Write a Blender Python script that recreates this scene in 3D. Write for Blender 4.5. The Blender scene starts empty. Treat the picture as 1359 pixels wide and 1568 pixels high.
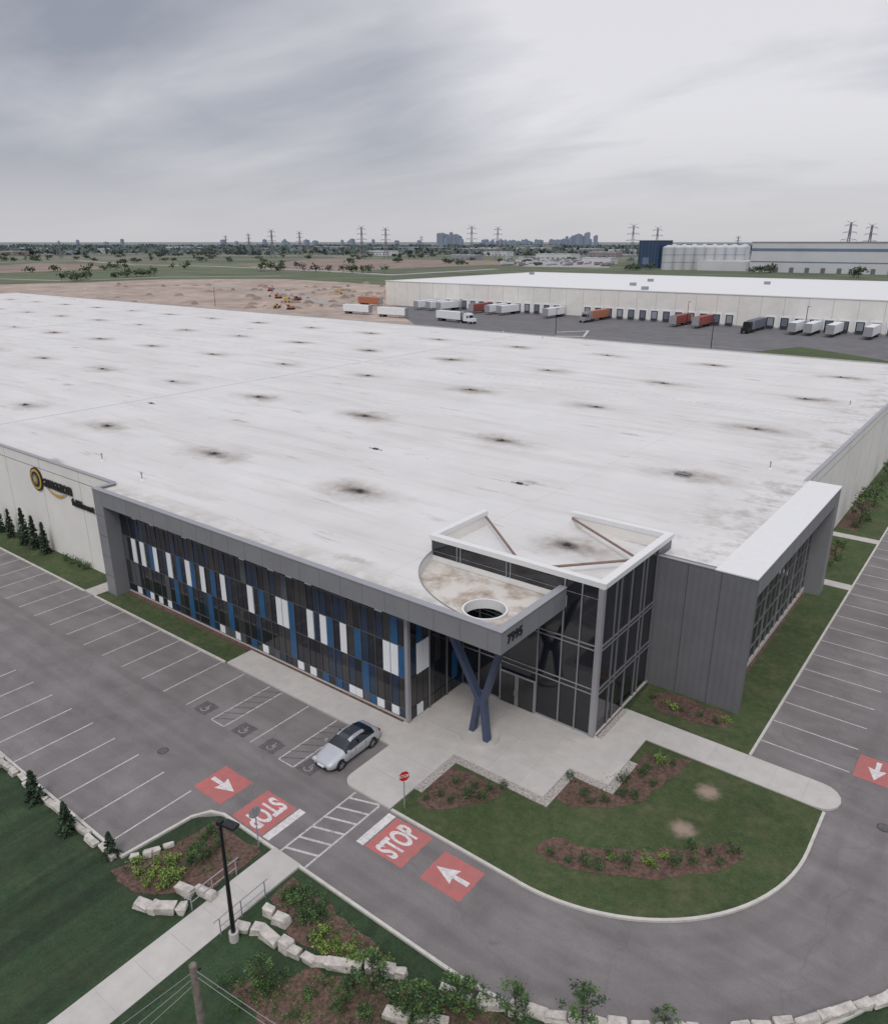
import bpy, bmesh, math, random
from mathutils import Vector, Matrix
random.seed(7)
R=math.radians
sc=bpy.context.scene
# ---------------- camera (site axes: X along front facade, Y into the building) -------------
FPX=1160.0; CX=679.5; CY=784.0; PITCH=math.atan(414/1160.0); YAW=R(37.51); H=30.0
cam=bpy.data.objects.new("camera",bpy.data.cameras.new("camera"))
sc.collection.objects.link(cam); sc.camera=cam
cam.location=(0,0,H); cam.rotation_euler=(math.pi/2-PITCH,0,YAW)
cam.data.sensor_fit='VERTICAL'; cam.data.sensor_height=24; cam.data.lens=24*FPX/1568
cam.data.clip_end=60000; cam.data.clip_start=0.5
RC=Matrix.Rotation(YAW,3,'Z')@Matrix.Rotation(math.pi/2-PITCH,3,'X')
def g(px,py,z=0.0):
    "survey: photo measurement -> metres on the level z"
    d=RC@Vector(((px-CX)/FPX,-(py-CY)/FPX,-1)); s=(z-H)/d.z
    return (d.x*s,d.y*s)
def fl(F,L):
    c,s=math.cos(YAW),math.sin(YAW)
    return (c*L-s*F, s*L+c*F)
# ---------------- materials ----------------
def nd(nt,t,**k):
    n=nt.nodes.new(t)
    for a,b in k.items(): setattr(n,a,b)
    return n
def maprange(nt,src,a,b,c,d,smooth=False):
    mr=nd(nt,'ShaderNodeMapRange')
    if smooth: mr.interpolation_type='SMOOTHSTEP'
    for n,v in zip(('From Min','From Max','To Min','To Max'),(a,b,c,d)): mr.inputs[n].default_value=v
    nt.links.new(src,mr.inputs['Value']); return mr.outputs[0]
def mixcol(nt,f,src,c):
    mx=nd(nt,'ShaderNodeMix',data_type='RGBA'); nt.links.new(f,mx.inputs['Factor']); nt.links.new(src,mx.inputs['A']); mx.inputs['B'].default_value=(*c,1); return mx.outputs['Result']
def scalecol(nt,src,f):
    vm=nd(nt,'ShaderNodeVectorMath',operation='SCALE'); nt.links.new(src,vm.inputs[0]); nt.links.new(f,vm.inputs['Scale']); return vm.outputs[0]
def pos(nt): return nd(nt,'ShaderNodeNewGeometry').outputs['Position']
def noise(nt,vec,s,det=6,ro=.6,di=0):
    n=nd(nt,'ShaderNodeTexNoise'); n.inputs['Scale'].default_value=s; n.inputs['Detail'].default_value=det; n.inputs['Roughness'].default_value=ro; n.inputs['Distortion'].default_value=di
    nt.links.new(vec,n.inputs['Vector']); return n.outputs['Fac']
def mapping(nt,vec,sc_,rz=0):
    mp=nd(nt,'ShaderNodeMapping'); mp.inputs['Scale'].default_value=sc_; mp.inputs['Rotation'].default_value=(0,0,rz); nt.links.new(vec,mp.inputs[0]); return mp.outputs[0]
def mth(nt,op,a,b=None):
    m=nd(nt,'ShaderNodeMath',operation=op)
    for i,v in enumerate((a,b)):
        if v is None: continue
        if isinstance(v,(int,float)): m.inputs[i].default_value=v
        else: nt.links.new(v,m.inputs[i])
    return m.outputs[0]
def mat(name,col,rough=.8,var=.15,scale=1.0,col2=None,bump=0.0,bscale=None,metal=0.0,spec=.5,detail=6,big=0.0,wear=0.0):
    m=bpy.data.materials.new(name); m.use_nodes=True; nt=m.node_tree
    b=nt.nodes['Principled BSDF']; b.inputs['Roughness'].default_value=rough
    b.inputs['Metallic'].default_value=metal; b.inputs['Specular IOR Level'].default_value=spec
    P=pos(nt)
    if col2 is None:
        col2=[min(1,c*(1+var)) for c in col]; c1=[c*(1-var) for c in col]
    else: c1=col
    rp=nd(nt,'ShaderNodeValToRGB'); rp.color_ramp.elements[0].position=.33; rp.color_ramp.elements[1].position=.67
    rp.color_ramp.elements[0].color=(*c1,1); rp.color_ramp.elements[1].color=(*col2,1)
    nt.links.new(noise(nt,P,scale,detail,.65),rp.inputs['Fac'])
    out=rp.outputs['Color']
    if big: out=scalecol(nt,out,maprange(nt,noise(nt,P,.12,4),.3,.7,1-big,1+big))
    if wear:
        f=mth(nt,'MULTIPLY',maprange(nt,noise(nt,P,5,12,.85),.44,.62,0.08,wear),maprange(nt,noise(nt,P,.8,4),.3,.6,.5,1.1))
        out=mixcol(nt,f,out,(.195,.178,.172))
    nt.links.new(out,b.inputs['Base Color'])
    if bump:
        bp=nd(nt,'ShaderNodeBump'); bp.inputs['Strength'].default_value=1; bp.inputs['Distance'].default_value=bump
        nt.links.new(noise(nt,P,bscale or scale*4,5),bp.inputs['Height']); nt.links.new(bp.outputs[0],b.inputs['Normal'])
    return m
M={}
M['white']=mat('painted_precast',(.76,.74,.70),.85,.04,.4,big=.05)
M['coping']=mat('white_coping',(.72,.72,.71),.5,.03,2)
M['fascia']=mat('grey_panel',(.225,.228,.24),.5,.06,.5)
M['dgrey']=mat('dark_metal_siding',(.155,.157,.17),.5,.07,.6)
M['joint']=mat('joint_dark',(.05,.05,.055),.8)
M['jointw']=mat('joint_light',(.42,.41,.39),.9)
def glassmat(name,col,rough=.06): return mat(name,col,rough,.25,.35,spec=.8)
M['glass']=glassmat('dark_glass',(.012,.014,.020))
M['glass2']=glassmat('dark_glass_warm',(.034,.032,.032),.1)
M['navy']=glassmat('navy_panel',(.012,.028,.062),.15)
M['blue']=mat('blue_panel',(.022,.095,.215),.3,.15,1)
M['gpan']=mat('grey_infill',(.085,.09,.10),.4,.1,1)
M['wpan']=mat('white_panel',(.78,.80,.82),.4,.04,1)
M['mull']=mat('silver_mullion',(.36,.36,.38),.4,.05,2,metal=.3)
M['mullg']=mat('grey_mullion',(.20,.20,.215),.4,.05,2,metal=.2)
M['steelblue']=mat('blue_grey_steel',(.055,.075,.13),.45,.1,3)
M['brace']=mat('brown_brace',(.22,.15,.125),.6,.2,3)
M['conc']=mat('concrete',(.50,.475,.445),.9,.07,1.2,big=.09,bump=.004,bscale=40,detail=9)
M['kerb']=mat('kerb_concrete',(.54,.52,.48),.9,.12,2,detail=9)
M['mulch']=mat('mulch',(.06,.034,.027),.95,scale=5,col2=(.19,.115,.09),bump=.05,bscale=14,detail=10,big=.2)
M['gravel']=mat('gravel',(.20,.18,.165),.95,scale=7,col2=(.56,.52,.48),bump=.05,bscale=9,detail=10)
M['paint']=mat('road_paint',(.60,.59,.58),.8,.12,3,wear=.75)
M['wpaint']=mat('fresh_white_paint',(.76,.73,.72),.8,.08,3,wear=.6)
M['red']=mat('red_road_paint',(.56,.135,.125),.85,.10,2.5,detail=10,big=.12,wear=.85)
M['black']=mat('black_metal',(.012,.012,.014),.4,.1,3)
M['rubber']=mat('rubber',(.015,.015,.016),.85)
M['darkasph']=mat('sealed_patch',(.085,.08,.084),.9,.2,3,wear=.8)
M['stone']=mat('limestone',(.38,.35,.31),.95,scale=2.5,col2=(.66,.62,.57),bump=.06,bscale=6,detail=10)
M['wood']=mat('weathered_wood',(.20,.17,.145),.9,.3,4)
M['bark']=mat('bark',(.07,.05,.04),.95,.3,6)
M['leafd']=mat('leaf_dark',(.03,.065,.024),.7,.3,1.5)
M['leafm']=mat('leaf_mid',(.06,.12,.036),.7,.3,1.5)
M['leafl']=mat('leaf_light',(.11,.19,.052),.7,.3,1.5)
M['lime']=mat('leaf_lime',(.20,.29,.055),.7,.3,1.5)
M['needle']=mat('needles',(.026,.05,.028),.8,.3,2)
M['needle2']=mat('needles_light',(.055,.09,.045),.8,.3,2)
M['carwhite']=mat('car_paint',(.50,.515,.54),.22,.02,1,metal=.35)
M['carroof']=mat('car_roof_glass',(.05,.055,.065),.12,.05,1)
M['chrome']=mat('alloy',(.45,.45,.47),.3,.05,1,metal=.9)
M['lens']=mat('lamp_lens',(.6,.62,.65),.1)
M['tail']=mat('tail_lens',(.3,.01,.01),.2)
M['signred']=mat('sign_red',(.5,.02,.02),.5)
M['orange']=mat('orange_paint',(.42,.16,.09),.6)
M['rred']=mat('red_paint',(.30,.075,.065),.6)
M['yellow']=mat('yellow_paint',(.55,.34,.05),.6)
M['tan']=mat('bare_soil',(.28,.215,.18),.95,scale=.03,col2=(.46,.37,.31),detail=14,big=.15)
M['soil']=mat('brown_soil',(.19,.145,.12),.95,scale=.02,col2=(.30,.23,.19),detail=12,big=.2)
M['fgreen']=mat('field_green',(.07,.095,.05),.95,scale=.02,col2=(.135,.155,.085),detail=12)
M['farroad']=mat('distant_road',(.34,.33,.33),.95,.1,.05)
M['hazeW']=mat('hazy_white_wall',(.58,.58,.60),.9,.06,.05)  # hazy materials: base colours tinted to paint in aerial haze
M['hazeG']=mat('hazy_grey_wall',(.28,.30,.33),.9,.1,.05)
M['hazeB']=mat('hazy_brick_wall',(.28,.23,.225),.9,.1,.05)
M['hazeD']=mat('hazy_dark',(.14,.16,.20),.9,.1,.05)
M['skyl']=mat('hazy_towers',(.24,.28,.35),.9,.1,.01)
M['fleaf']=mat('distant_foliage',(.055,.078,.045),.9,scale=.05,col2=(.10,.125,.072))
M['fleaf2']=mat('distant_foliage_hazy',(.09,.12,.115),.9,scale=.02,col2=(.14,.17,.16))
M['tank']=mat('tank_metal',(.50,.51,.53),.5,.06,.05)
M['nblue']=mat('dark_blue_cladding',(.03,.06,.12),.6,.1,.05)
M['bblue']=mat('blue_stripe',(.14,.19,.31),.6,.1,.05)
M['pyl']=mat('galvanised_steel',(.20,.21,.24),.7)
def roofmat():
    m=mat('white_roof_membrane',(.665,.652,.635),.75,.03,.25,big=.04); nt=m.node_tree
    b=nt.nodes['Principled BSDF']; src=b.inputs['Base Color'].links[0].from_socket; P=pos(nt)
    def stain(src,ox,oy,px,py,rx,ry,colr,strength,nscale,distort,vary=(.35,1.25)):
        s1=nd(nt,'ShaderNodeVectorMath',operation='SUBTRACT'); s1.inputs[1].default_value=(ox-px/2,oy-py/2,0); nt.links.new(P,s1.inputs[0])
        fx=nd(nt,'ShaderNodeSeparateXYZ'); nt.links.new(s1.outputs[0],fx.inputs[0]); outs=[]
        for a,p in ((0,px),(1,py)):
            mm=nd(nt,'ShaderNodeMath',operation='WRAP'); mm.inputs[1].default_value=p; mm.inputs[2].default_value=0; nt.links.new(fx.outputs[a],mm.inputs[0])
            v=mth(nt,'SUBTRACT',mm.outputs[0],p/2); nn=mth(nt,'MULTIPLY',mth(nt,'SUBTRACT',noise(nt,P,nscale*(1+a*.3),5),.5),distort)
            outs.append(mth(nt,'DIVIDE',mth(nt,'ADD',v,nn),(rx,ry)[a]))
        cb=nd(nt,'ShaderNodeCombineXYZ'); nt.links.new(outs[0],cb.inputs[0]); nt.links.new(outs[1],cb.inputs[1])
        ln=nd(nt,'ShaderNodeVectorMath',operation='LENGTH'); nt.links.new(cb.outputs[0],ln.inputs[0])
        f=maprange(nt,ln.outputs['Value'],0,1,strength,0,True)
        f=mth(nt,'MULTIPLY',f,maprange(nt,noise(nt,P,.09,2),.38,.62,*vary))
        f=mth(nt,'MULTIPLY',f,maprange(nt,noise(nt,P,1.3,8,.7),.3,.65,.5,1.15))
        return mixcol(nt,f,src,colr)
    src=mixcol(nt,maprange(nt,noise(nt,mapping(nt,P,(.05,.45,1)),1,9,.65),.50,.78,0,.65),src,(.45,.42,.385))
    src=mixcol(nt,maprange(nt,noise(nt,mapping(nt,P,(.03,.12,1)),1,5,.6),.45,.75,0,.4),src,(.52,.50,.48))
    src=mixcol(nt,maprange(nt,noise(nt,mapping(nt,P,(.14,.8,1),.15),1,10,.7),.60,.74,0,.8),src,(.30,.265,.235))
    src=mixcol(nt,maprange(nt,noise(nt,mapping(nt,P,(.35,1.1,1),-.1),1,10,.75),.64,.74,0,.75),src,(.22,.19,.165))
    src=stain(src,-23.4,44.8,20.15,22.2,7.0,3.6,(.33,.285,.245),.85,.35,4.5,(.2,1.3))
    src=stain(src,-23.4,44.8,20.15,22.2,3.6,1.7,(.17,.14,.12),.85,.7,2.2,(.5,1.2))
    src=stain(src,-23.4,44.8,20.15,22.2,1.4,.9,(.06,.05,.04),1.2,1.2,.8,(.8,1.2))
    src=stain(src,-33.4,55.9,40.3,22.2,2.4,.7,(.25,.22,.20),.9,.9,2.2)
    sx=nd(nt,'ShaderNodeSeparateXYZ'); nt.links.new(P,sx.inputs[0])
    for ax,per,st,w_ in ((1,3.05,.16,.12),(0,30.2,.2,.14)):
        w=nd(nt,'ShaderNodeMath',operation='PINGPONG'); w.inputs[1].default_value=per/2; nt.links.new(sx.outputs[ax],w.inputs[0])
        src=mixcol(nt,maprange(nt,w.outputs[0],0,w_,st,0),src,(.38,.36,.34))
    f=mth(nt,'MULTIPLY',maprange(nt,sx.outputs[1],31.3,34.5,.7,0),maprange(nt,noise(nt,P,.5,8,.7),.38,.6,0,1))
    src=mixcol(nt,f,src,(.36,.32,.27))
    f=mth(nt,'MULTIPLY',maprange(nt,sx.outputs[0],-22,-14.5,0,.75),maprange(nt,noise(nt,P,.35,9,.7),.48,.64,0,1))
    src=mixcol(nt,f,src,(.33,.30,.27))
    nt.links.new(src,b.inputs['Base Color']); return m
M['roof']=roofmat()
M['croof']=mat('dirty_canopy_roof',(.62,.585,.53),.8,scale=.4,col2=(.30,.225,.165),detail=10)
M['croof'].node_tree.nodes['Color Ramp'].color_ramp.elements[0].position=.46
M['croof'].node_tree.nodes['Color Ramp'].color_ramp.elements[1].position=.64
def asphalt():
    m=mat('asphalt',(.195,.179,.176),.9,.15,18,detail=8,big=.12,bump=.006,bscale=60); nt=m.node_tree
    b=nt.nodes['Principled BSDF']; src=b.inputs['Base Color'].links[0].from_socket; P=pos(nt)
    src=scalecol(nt,src,maprange(nt,noise(nt,P,.35,7,.6,.6),.35,.7,.86,1.14))
    src=scalecol(nt,src,maprange(nt,noise(nt,mapping(nt,P,(.08,1.2,1)),1,6),.3,.7,.9,1.1))
    sx=nd(nt,'ShaderNodeSeparateXYZ'); nt.links.new(P,sx.inputs[0])
    dx=mth(nt,'MAXIMUM',mth(nt,'ADD',sx.outputs[0],14.9),0); dy=mth(nt,'MINIMUM',mth(nt,'SUBTRACT',sx.outputs[1],36.3),0)
    d=mth(nt,'SQRT',mth(nt,'ADD',mth(nt,'MULTIPLY',dx,dx),mth(nt,'MULTIPLY',dy,dy)))
    w=mth(nt,'COSINE',mth(nt,'MULTIPLY',mth(nt,'SUBTRACT',d,12.0),3.6))
    inlane=mth(nt,'MULTIPLY',maprange(nt,d,10.9,11.6,0,1,True),maprange(nt,d,15.8,16.6,1,0,True))
    f=mth(nt,'MULTIPLY',mth(nt,'MULTIPLY',maprange(nt,w,0,1,0,1,True),inlane),maprange(nt,noise(nt,P,.4,5),.3,.7,.05,.32))
    src=mixcol(nt,f,src,(.10,.092,.094))
    src=mixcol(nt,maprange(nt,noise(nt,P,.9,3,.5),.68,.78,0,.35),src,(.08,.076,.076))
    ad=nd(nt,'ShaderNodeTexNoise'); ad.inputs['Scale'].default_value=.5; nt.links.new(P,ad.inputs['Vector'])
    vs=nd(nt,'ShaderNodeVectorMath',operation='MULTIPLY_ADD'); vs.inputs[1].default_value=(3,3,0); nt.links.new(ad.outputs['Color'],vs.inputs[0]); nt.links.new(P,vs.inputs[2])
    vo=nd(nt,'ShaderNodeTexVoronoi',feature='DISTANCE_TO_EDGE'); vo.inputs['Scale'].default_value=.07; nt.links.new(vs.outputs[0],vo.inputs['Vector'])
    src=mixcol(nt,maprange(nt,vo.outputs['Distance'],0,.005,.22,0),src,(.08,.075,.075))
    nt.links.new(src,b.inputs['Base Color']); return m
M['asph']=asphalt()
M['asph2']=mat('yard_asphalt',(.145,.14,.145),.9,.12,.3,detail=8,big=.12)
def grass(name,c1,c2,c3,stripes=0):
    m=mat(name,c1,.95,scale=9,col2=c2,detail=10,big=.22,bump=.06,bscale=22); nt=m.node_tree
    b=nt.nodes['Principled BSDF']; src=b.inputs['Base Color'].links[0].from_socket; P=pos(nt)
    src=mixcol(nt,maprange(nt,noise(nt,P,.45,10,.75),.46,.72,0,.8),src,c3)
    src=scalecol(nt,src,maprange(nt,noise(nt,P,2.2,6,.7),.3,.7,.75,1.25))
    if stripes:
        src=scalecol(nt,src,maprange(nt,noise(nt,mapping(nt,P,(.9,.03,1),.25),1,3),.35,.65,1-stripes,1+stripes))
    else:
        # two worn circles where trees were taken out
        for px,py in ((1083,1215),(1045,1272)):
            x,y=g(px,py); dn=nd(nt,'ShaderNodeVectorMath',operation='DISTANCE'); nt.links.new(P,dn.inputs[0]); dn.inputs[1].default_value=(x,y,.1)
            f=mth(nt,'ADD',dn.outputs['Value'],mth(nt,'MULTIPLY',mth(nt,'SUBTRACT',noise(nt,P,2.5,8,.75),.5),1.1))
            src=mixcol(nt,maprange(nt,f,.15,.95,.85,0,True),src,(.40,.30,.24))
    nt.links.new(src,b.inputs['Base Color']); return m
M['grass']=grass('lawn_grass',(.036,.062,.021),(.074,.104,.036),(.125,.125,.06))
def groundmat():
    m=grass('ground',(.018,.042,.018),(.04,.072,.03),(.055,.072,.034),.25); m.name='ground_cover'; nt=m.node_tree
    b=nt.nodes['Principled BSDF']; src=b.inputs['Base Color'].links[0].from_socket; P=pos(nt)
    ln=nd(nt,'ShaderNodeVectorMath',operation='LENGTH'); nt.links.new(P,ln.inputs[0])
    vo=nd(nt,'ShaderNodeTexVoronoi'); vo.inputs['Scale'].default_value=1; nt.links.new(mapping(nt,P,(.004,.004,1)),vo.inputs['Vector'])
    rp=nd(nt,'ShaderNodeValToRGB'); e=rp.color_ramp.elements; e[0].color=(.085,.105,.06,1); e[1].color=(.14,.15,.095,1)
    for p,c in ((.35,(.11,.13,.07,1)),(.6,(.20,.17,.14,1)),(.72,(.09,.115,.06,1))):
        x=e.new(p); x.color=c
    sp=nd(nt,'ShaderNodeSeparateColor'); nt.links.new(vo.outputs['Color'],sp.inputs[0]); nt.links.new(sp.outputs[0],rp.inputs['Fac'])
    fld=scalecol(nt,rp.outputs['Color'],maprange(nt,noise(nt,P,.02,12,.65),.25,.75,.55,1.45))
    def mixc(f,a,bb):
        mx=nd(nt,'ShaderNodeMix',data_type='RGBA'); nt.links.new(f,mx.inputs['Factor']); nt.links.new(a,mx.inputs['A']); nt.links.new(bb,mx.inputs['B']); return mx.outputs['Result']
    src=mixc(maprange(nt,ln.outputs['Value'],150,260,0,1),src,fld)
    src=mixcol(nt,maprange(nt,ln.outputs['Value'],1200,5000,0,.9),src,(.19,.215,.22))  # aerial haze painted into the ground colour, stronger with distance
    nt.links.new(src,b.inputs['Base Color']); return m
M['ground']=groundmat()
# ---------------- mesh builder ----------------
class MB:
    def __init__(s): s.v=[];s.f=[];s.m=[];s.ms=[]
    def mi(s,k):
        if k not in s.ms: s.ms.append(k)
        return s.ms.index(k)
    def face(s,pts,k):
        n=len(s.v); s.v+= [tuple(p) for p in pts]; s.f.append(tuple(range(n,n+len(pts)))); s.m.append(s.mi(k))
    def box(s,x0,x1,y0,y1,z0,z1,k,top=None):
        n=len(s.v)
        s.v+=[(x0,y0,z0),(x1,y0,z0),(x1,y1,z0),(x0,y1,z0),(x0,y0,z1),(x1,y0,z1),(x1,y1,z1),(x0,y1,z1)]
        fs=[(3,2,1,0),(4,5,6,7),(0,1,5,4),(1,2,6,5),(2,3,7,6),(3,0,4,7)]
        for i,f in enumerate(fs):
            s.f.append(tuple(n+a for a in f)); s.m.append(s.mi(top if (i==1 and top) else k))
    def prism(s,pts,z0,z1,k,top=None,bottom=False):
        a=sum(pts[i][0]*pts[(i+1)%len(pts)][1]-pts[(i+1)%len(pts)][0]*pts[i][1] for i in range(len(pts)))
        if a<0: pts=pts[::-1]
        s.face([(p[0],p[1],z1) for p in pts],top or k)
        if z1>z0:
            for i in range(len(pts)):
                p,q=pts[i],pts[(i+1)%len(pts)]
                s.face([(p[0],p[1],z0),(q[0],q[1],z0),(q[0],q[1],z1),(p[0],p[1],z1)],k)
    def cyl(s,p0,p1,r0,r1,n,k,cap=True):
        p0=Vector(p0);p1=Vector(p1);d=(p1-p0).normalized()
        u=d.orthogonal().normalized(); w=d.cross(u); b=len(s.v)
        for p,r in((p0,r0),(p1,r1)):
            for i in range(n):
                a=2*math.pi*i/n; s.v.append(tuple(p+(u*math.cos(a)+w*math.sin(a))*r))
        for i in range(n):
            j=(i+1)%n; s.f.append((b+i,b+j,b+n+j,b+n+i)); s.m.append(s.mi(k))
        if cap:
            s.f.append(tuple(b+n+i for i in range(n))); s.m.append(s.mi(k))
            s.f.append(tuple(b+i for i in range(n))[::-1]); s.m.append(s.mi(k))
    def strip(s,pts,w,z0,z1,k,closed=False):
        n=len(pts); L=[];Rr=[]
        for i in range(n):
            a=pts[(i-1)%n] if (closed or i>0) else pts[i]; c=pts[(i+1)%n] if (closed or i<n-1) else pts[i]; p=pts[i]
            def nrm(u,v):
                d=Vector((v[0]-u[0],v[1]-u[1])); 
                return None if d.length<1e-6 else Vector((-d.y,d.x)).normalized()
            n1=nrm(a,p); n2=nrm(p,c); 
            if n1 is None:n1=n2
            if n2 is None:n2=n1
            t=(n1+n2).normalized(); sc_=1/max(.4,t.dot(n1)); t*=w/2*sc_
            L.append((p[0]+t.x,p[1]+t.y)); Rr.append((p[0]-t.x,p[1]-t.y))
        m=n if closed else n-1
        for i in range(m):
            j=(i+1)%n
            s.face([(*Rr[i],z1),(*Rr[j],z1),(*L[j],z1),(*L[i],z1)],k)
            if z1>z0:
                s.face([(*Rr[i],z0),(*Rr[j],z0),(*Rr[j],z1),(*Rr[i],z1)],k)
                s.face([(*L[j],z0),(*L[i],z0),(*L[i],z1),(*L[j],z1)],k)
        if not closed and z1>z0:
            s.face([(*L[0],z0),(*Rr[0],z0),(*Rr[0],z1),(*L[0],z1)],k); s.face([(*Rr[-1],z0),(*L[-1],z0),(*L[-1],z1),(*Rr[-1],z1)],k)
    def build(s,name,parent=None,smooth=False,loc=None,rot=None):
        me=bpy.data.meshes.new(name); me.from_pydata(s.v,[],s.f)
        for k in s.ms: me.materials.append(M[k])
        me.polygons.foreach_set('material_index',s.m)
        if smooth: me.polygons.foreach_set('use_smooth',[True]*len(s.f))
        me.update(); o=bpy.data.objects.new(name,me); sc.collection.objects.link(o)
        if parent: o.parent=parent
        if loc: o.location=loc
        if rot is not None: o.rotation_euler=(0,0,rot)
        return o
def empty(name,loc=(0,0,0)):
    o=bpy.data.objects.new(name,None); sc.collection.objects.link(o); o.location=loc; o.empty_display_size=.5; return o
def inst(src,name,loc,rot=0,scale=1):
    o=bpy.data.objects.new(name,src); sc.collection.objects.link(o); o.location=loc; o.rotation_euler=(0,0,rot); o.scale=(scale,)*3; return o
def arc(cx,cy,r,a0,a1,n): return [(cx+r*math.cos(R(a0+(a1-a0)*i/n)),cy+r*math.sin(R(a0+(a1-a0)*i/n))) for i in range(n+1)]
def text(body,name,size,loc,rot,k,ext=.02,parent=None,sx=1,sy=1,align='CENTER',bold=.02):
    c=bpy.data.curves.new(name,'FONT'); c.body=body; c.size=size; c.extrude=ext; c.align_x=align; c.align_y='CENTER'; c.offset=bold*size
    c.materials.append(M[k]); o=bpy.data.objects.new(name,c); sc.collection.objects.link(o); o.location=loc; o.rotation_euler=rot; o.scale=(sx,sy,1)
    if parent:o.parent=parent
    return o
def rag(pts,step=.6,amp=.18):
    out=[]
    for i in range(len(pts)):
        p=Vector(pts[i]);q=Vector(pts[(i+1)%len(pts)]);n=max(1,int((q-p).length/step))
        for j in range(n):
            t=p.lerp(q,j/n); out.append((t.x+random.uniform(-amp,amp),t.y+random.uniform(-amp,amp)))
    return out
# ---------------- ground ----------------
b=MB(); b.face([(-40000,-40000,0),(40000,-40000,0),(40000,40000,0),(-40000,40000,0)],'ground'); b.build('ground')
AC=(-14.9,36.3)
b=MB()
b.prism([(-345,14.4),(-32,14.4),(-31.6,18.3),(-30.3,19.5),(-15,19.5)]+arc(*AC,16.8,-90,0,24)+[(6,60),(6,160),(-8.8,160),(-8.8,29.7),(-345,29.7)],0.01,0.01,'asph')
b.build('road')
b=MB(); b.prism([(-200,158),(260,158),(260,300),(-262,300),(-262,240),(-240,215)],.012,.012,'asph2'); b.build('loading_yard')
b=MB()
KW=.16;KZ=.13
b.strip([(-345,14.4),(-32,14.4),(-31.6,18.3),(-31.1,19.2),(-30.3,19.5),(-26.2,19.5)],KW,0,KZ,'kerb')
b.strip([(-24.2,19.5),(-15,19.5)]+arc(*AC,16.8,-90,-8,24),KW,0,KZ,'kerb')
b.strip([(-23.2,25.42),(-15,25.42)]+arc(*AC,10.9,-90,0,24)+[(-4.0,39.9)],KW,0,KZ+.005,'kerb')
b.strip([(-345,29.7),(-64,29.7)],KW,0,KZ,'kerb'); b.strip([(-62.2,29.7),(-43.6,29.7)],KW,0,KZ,'kerb')
b.strip([(-8.8,42.5),(-8.8,158)],KW,0,KZ,'kerb')
b.build('kerb')
b=MB()
b.prism([(-23.25,25.5),(-15,25.5)]+arc(*AC,10.82,-90,0,24)+[(-4.08,39.95),(-14.5,39.95),(-14.5,34.6),(-17,34.6),(-17,31.4),(-23.25,31.4)],0,.1,'grass')
b.prism([(-345,29.78),(-64,29.78),(-64,32.8),(-345,32.8)],0,.1,'grass')
b.prism([(-62.2,29.78),(-43.4,29.78),(-43.4,31.8),(-60.6,31.8),(-60.6,30.85),(-62.2,30.85)],0,.1,'grass')
b.prism([(-16.8,42.45),(-8.88,42.45),(-8.88,150),(-13.5,150),(-13.5,70.7),(-10.8,70.7),(-10.8,69),(-12.2,69),(-12.2,46.4),(-17,46.4)],0,.1,'grass')
b.build('lawn')
b=MB()
PZ=.14
pl=[(-43.4,29.7),(-27.1,29.7),(-27.1,26.2)]+arc(-26.3,26.2,.8,180,270,6)+[(-23.3,25.4),(-23.3,31.4),(-17,31.4),(-17,34.6),(-14.5,34.6),(-14.5,40.0),(-4.6,40.0)]+arc(-4.6,41.2,1.2,-90,90,8)+[(-17.0,42.4),(-17.0,38.4),(-28,38.4),(-28,32.0),(-43.4,32.0)]
b.prism(pl,0,PZ,'conc')
b.prism([(-64,29.7),(-62.2,29.7),(-62.2,32.8),(-64,32.8)],0,PZ,'conc')
for y in (72.0,86.0): b.prism([(-13.5,y),(-8.7,y),(-8.7,y+1.3),(-13.5,y+1.3)],0,PZ,'conc')
b.prism([(-26.2,17.2),(-24.2,17.2),(-24.2,19.6),(-26.2,19.6)],0,.13,'conc')
for i in range(4): b.box(-26.2,-24.2,15.4+i*.45,15.4+(i+1)*.45+.0,0,.04+.022*(i+1),'conc')
b.prism([(-26.2,-40),(-24.2,-40),(-24.2,15.4),(-26.2,15.4)],0,.04,'conc')
for x in [ -43.4+1.8*i for i in range(1,9)]: b.box(x,x+.03,29.8,31.9,PZ,PZ+.003,'jointw')
for x in (-25.2,-23.2,-21,-18.8): b.box(x,x+.03,31.5,38,PZ,PZ+.003,'jointw')
for y in (33.2,35.2,37): b.box(-27.8,-17.2,y,y+.03,PZ,PZ+.0045,'jointw')
for y in (27.4,29.4,31.4): b.box(-27,-23.4,y,y+.03,PZ,PZ+.0045,'jointw')
for i in range(6): b.box(-14.3+1.8*i,-14.27+1.8*i,40.05,42.35,PZ,PZ+.003,'jointw')
for i in range(25): b.box(-26.15,-24.25,15-1.8*i,15.03-1.8*i,.04,.043,'jointw')
b.build('pavement')
b=MB()
b.strip([(-23.0,27.5),(-23.0,31.1),(-17.3,31.1),(-16.7,31.1),(-16.7,34.3),(-14.2,34.3),(-14.2,37.4)],.55,.1,.155,'gravel')
b.strip([(-16.95,38.3),(-16.95,42.3)],.35,.14,.158,'gravel')
b.build('gravel_border')
def bed(pts,z=.115,amp=.15,k='mulch'):
    b=MB(); b.prism(rag(pts,.5,amp),z,z,k); return b.build('mulch_bed')
bed([g(638,1228),g(692,1178),g(780,1208),g(765,1222),g(700,1240),g(655,1243)])
bed([g(845,1222),g(872,1188),g(935,1215),g(990,1158),g(1060,1168),g(1020,1200),g(985,1228),g(930,1240),g(880,1238)])
bed([g(820,1300),g(850,1285),g(900,1300),g(1000,1305),g(1060,1300),g(1125,1295),g(1142,1312),g(1100,1338),g(1000,1348),g(900,1340),g(835,1322)])
bed([g(995,1062),g(1025,1062),g(1115,1098),g(1118,1118),g(1060,1110),g(1005,1088)])
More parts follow.
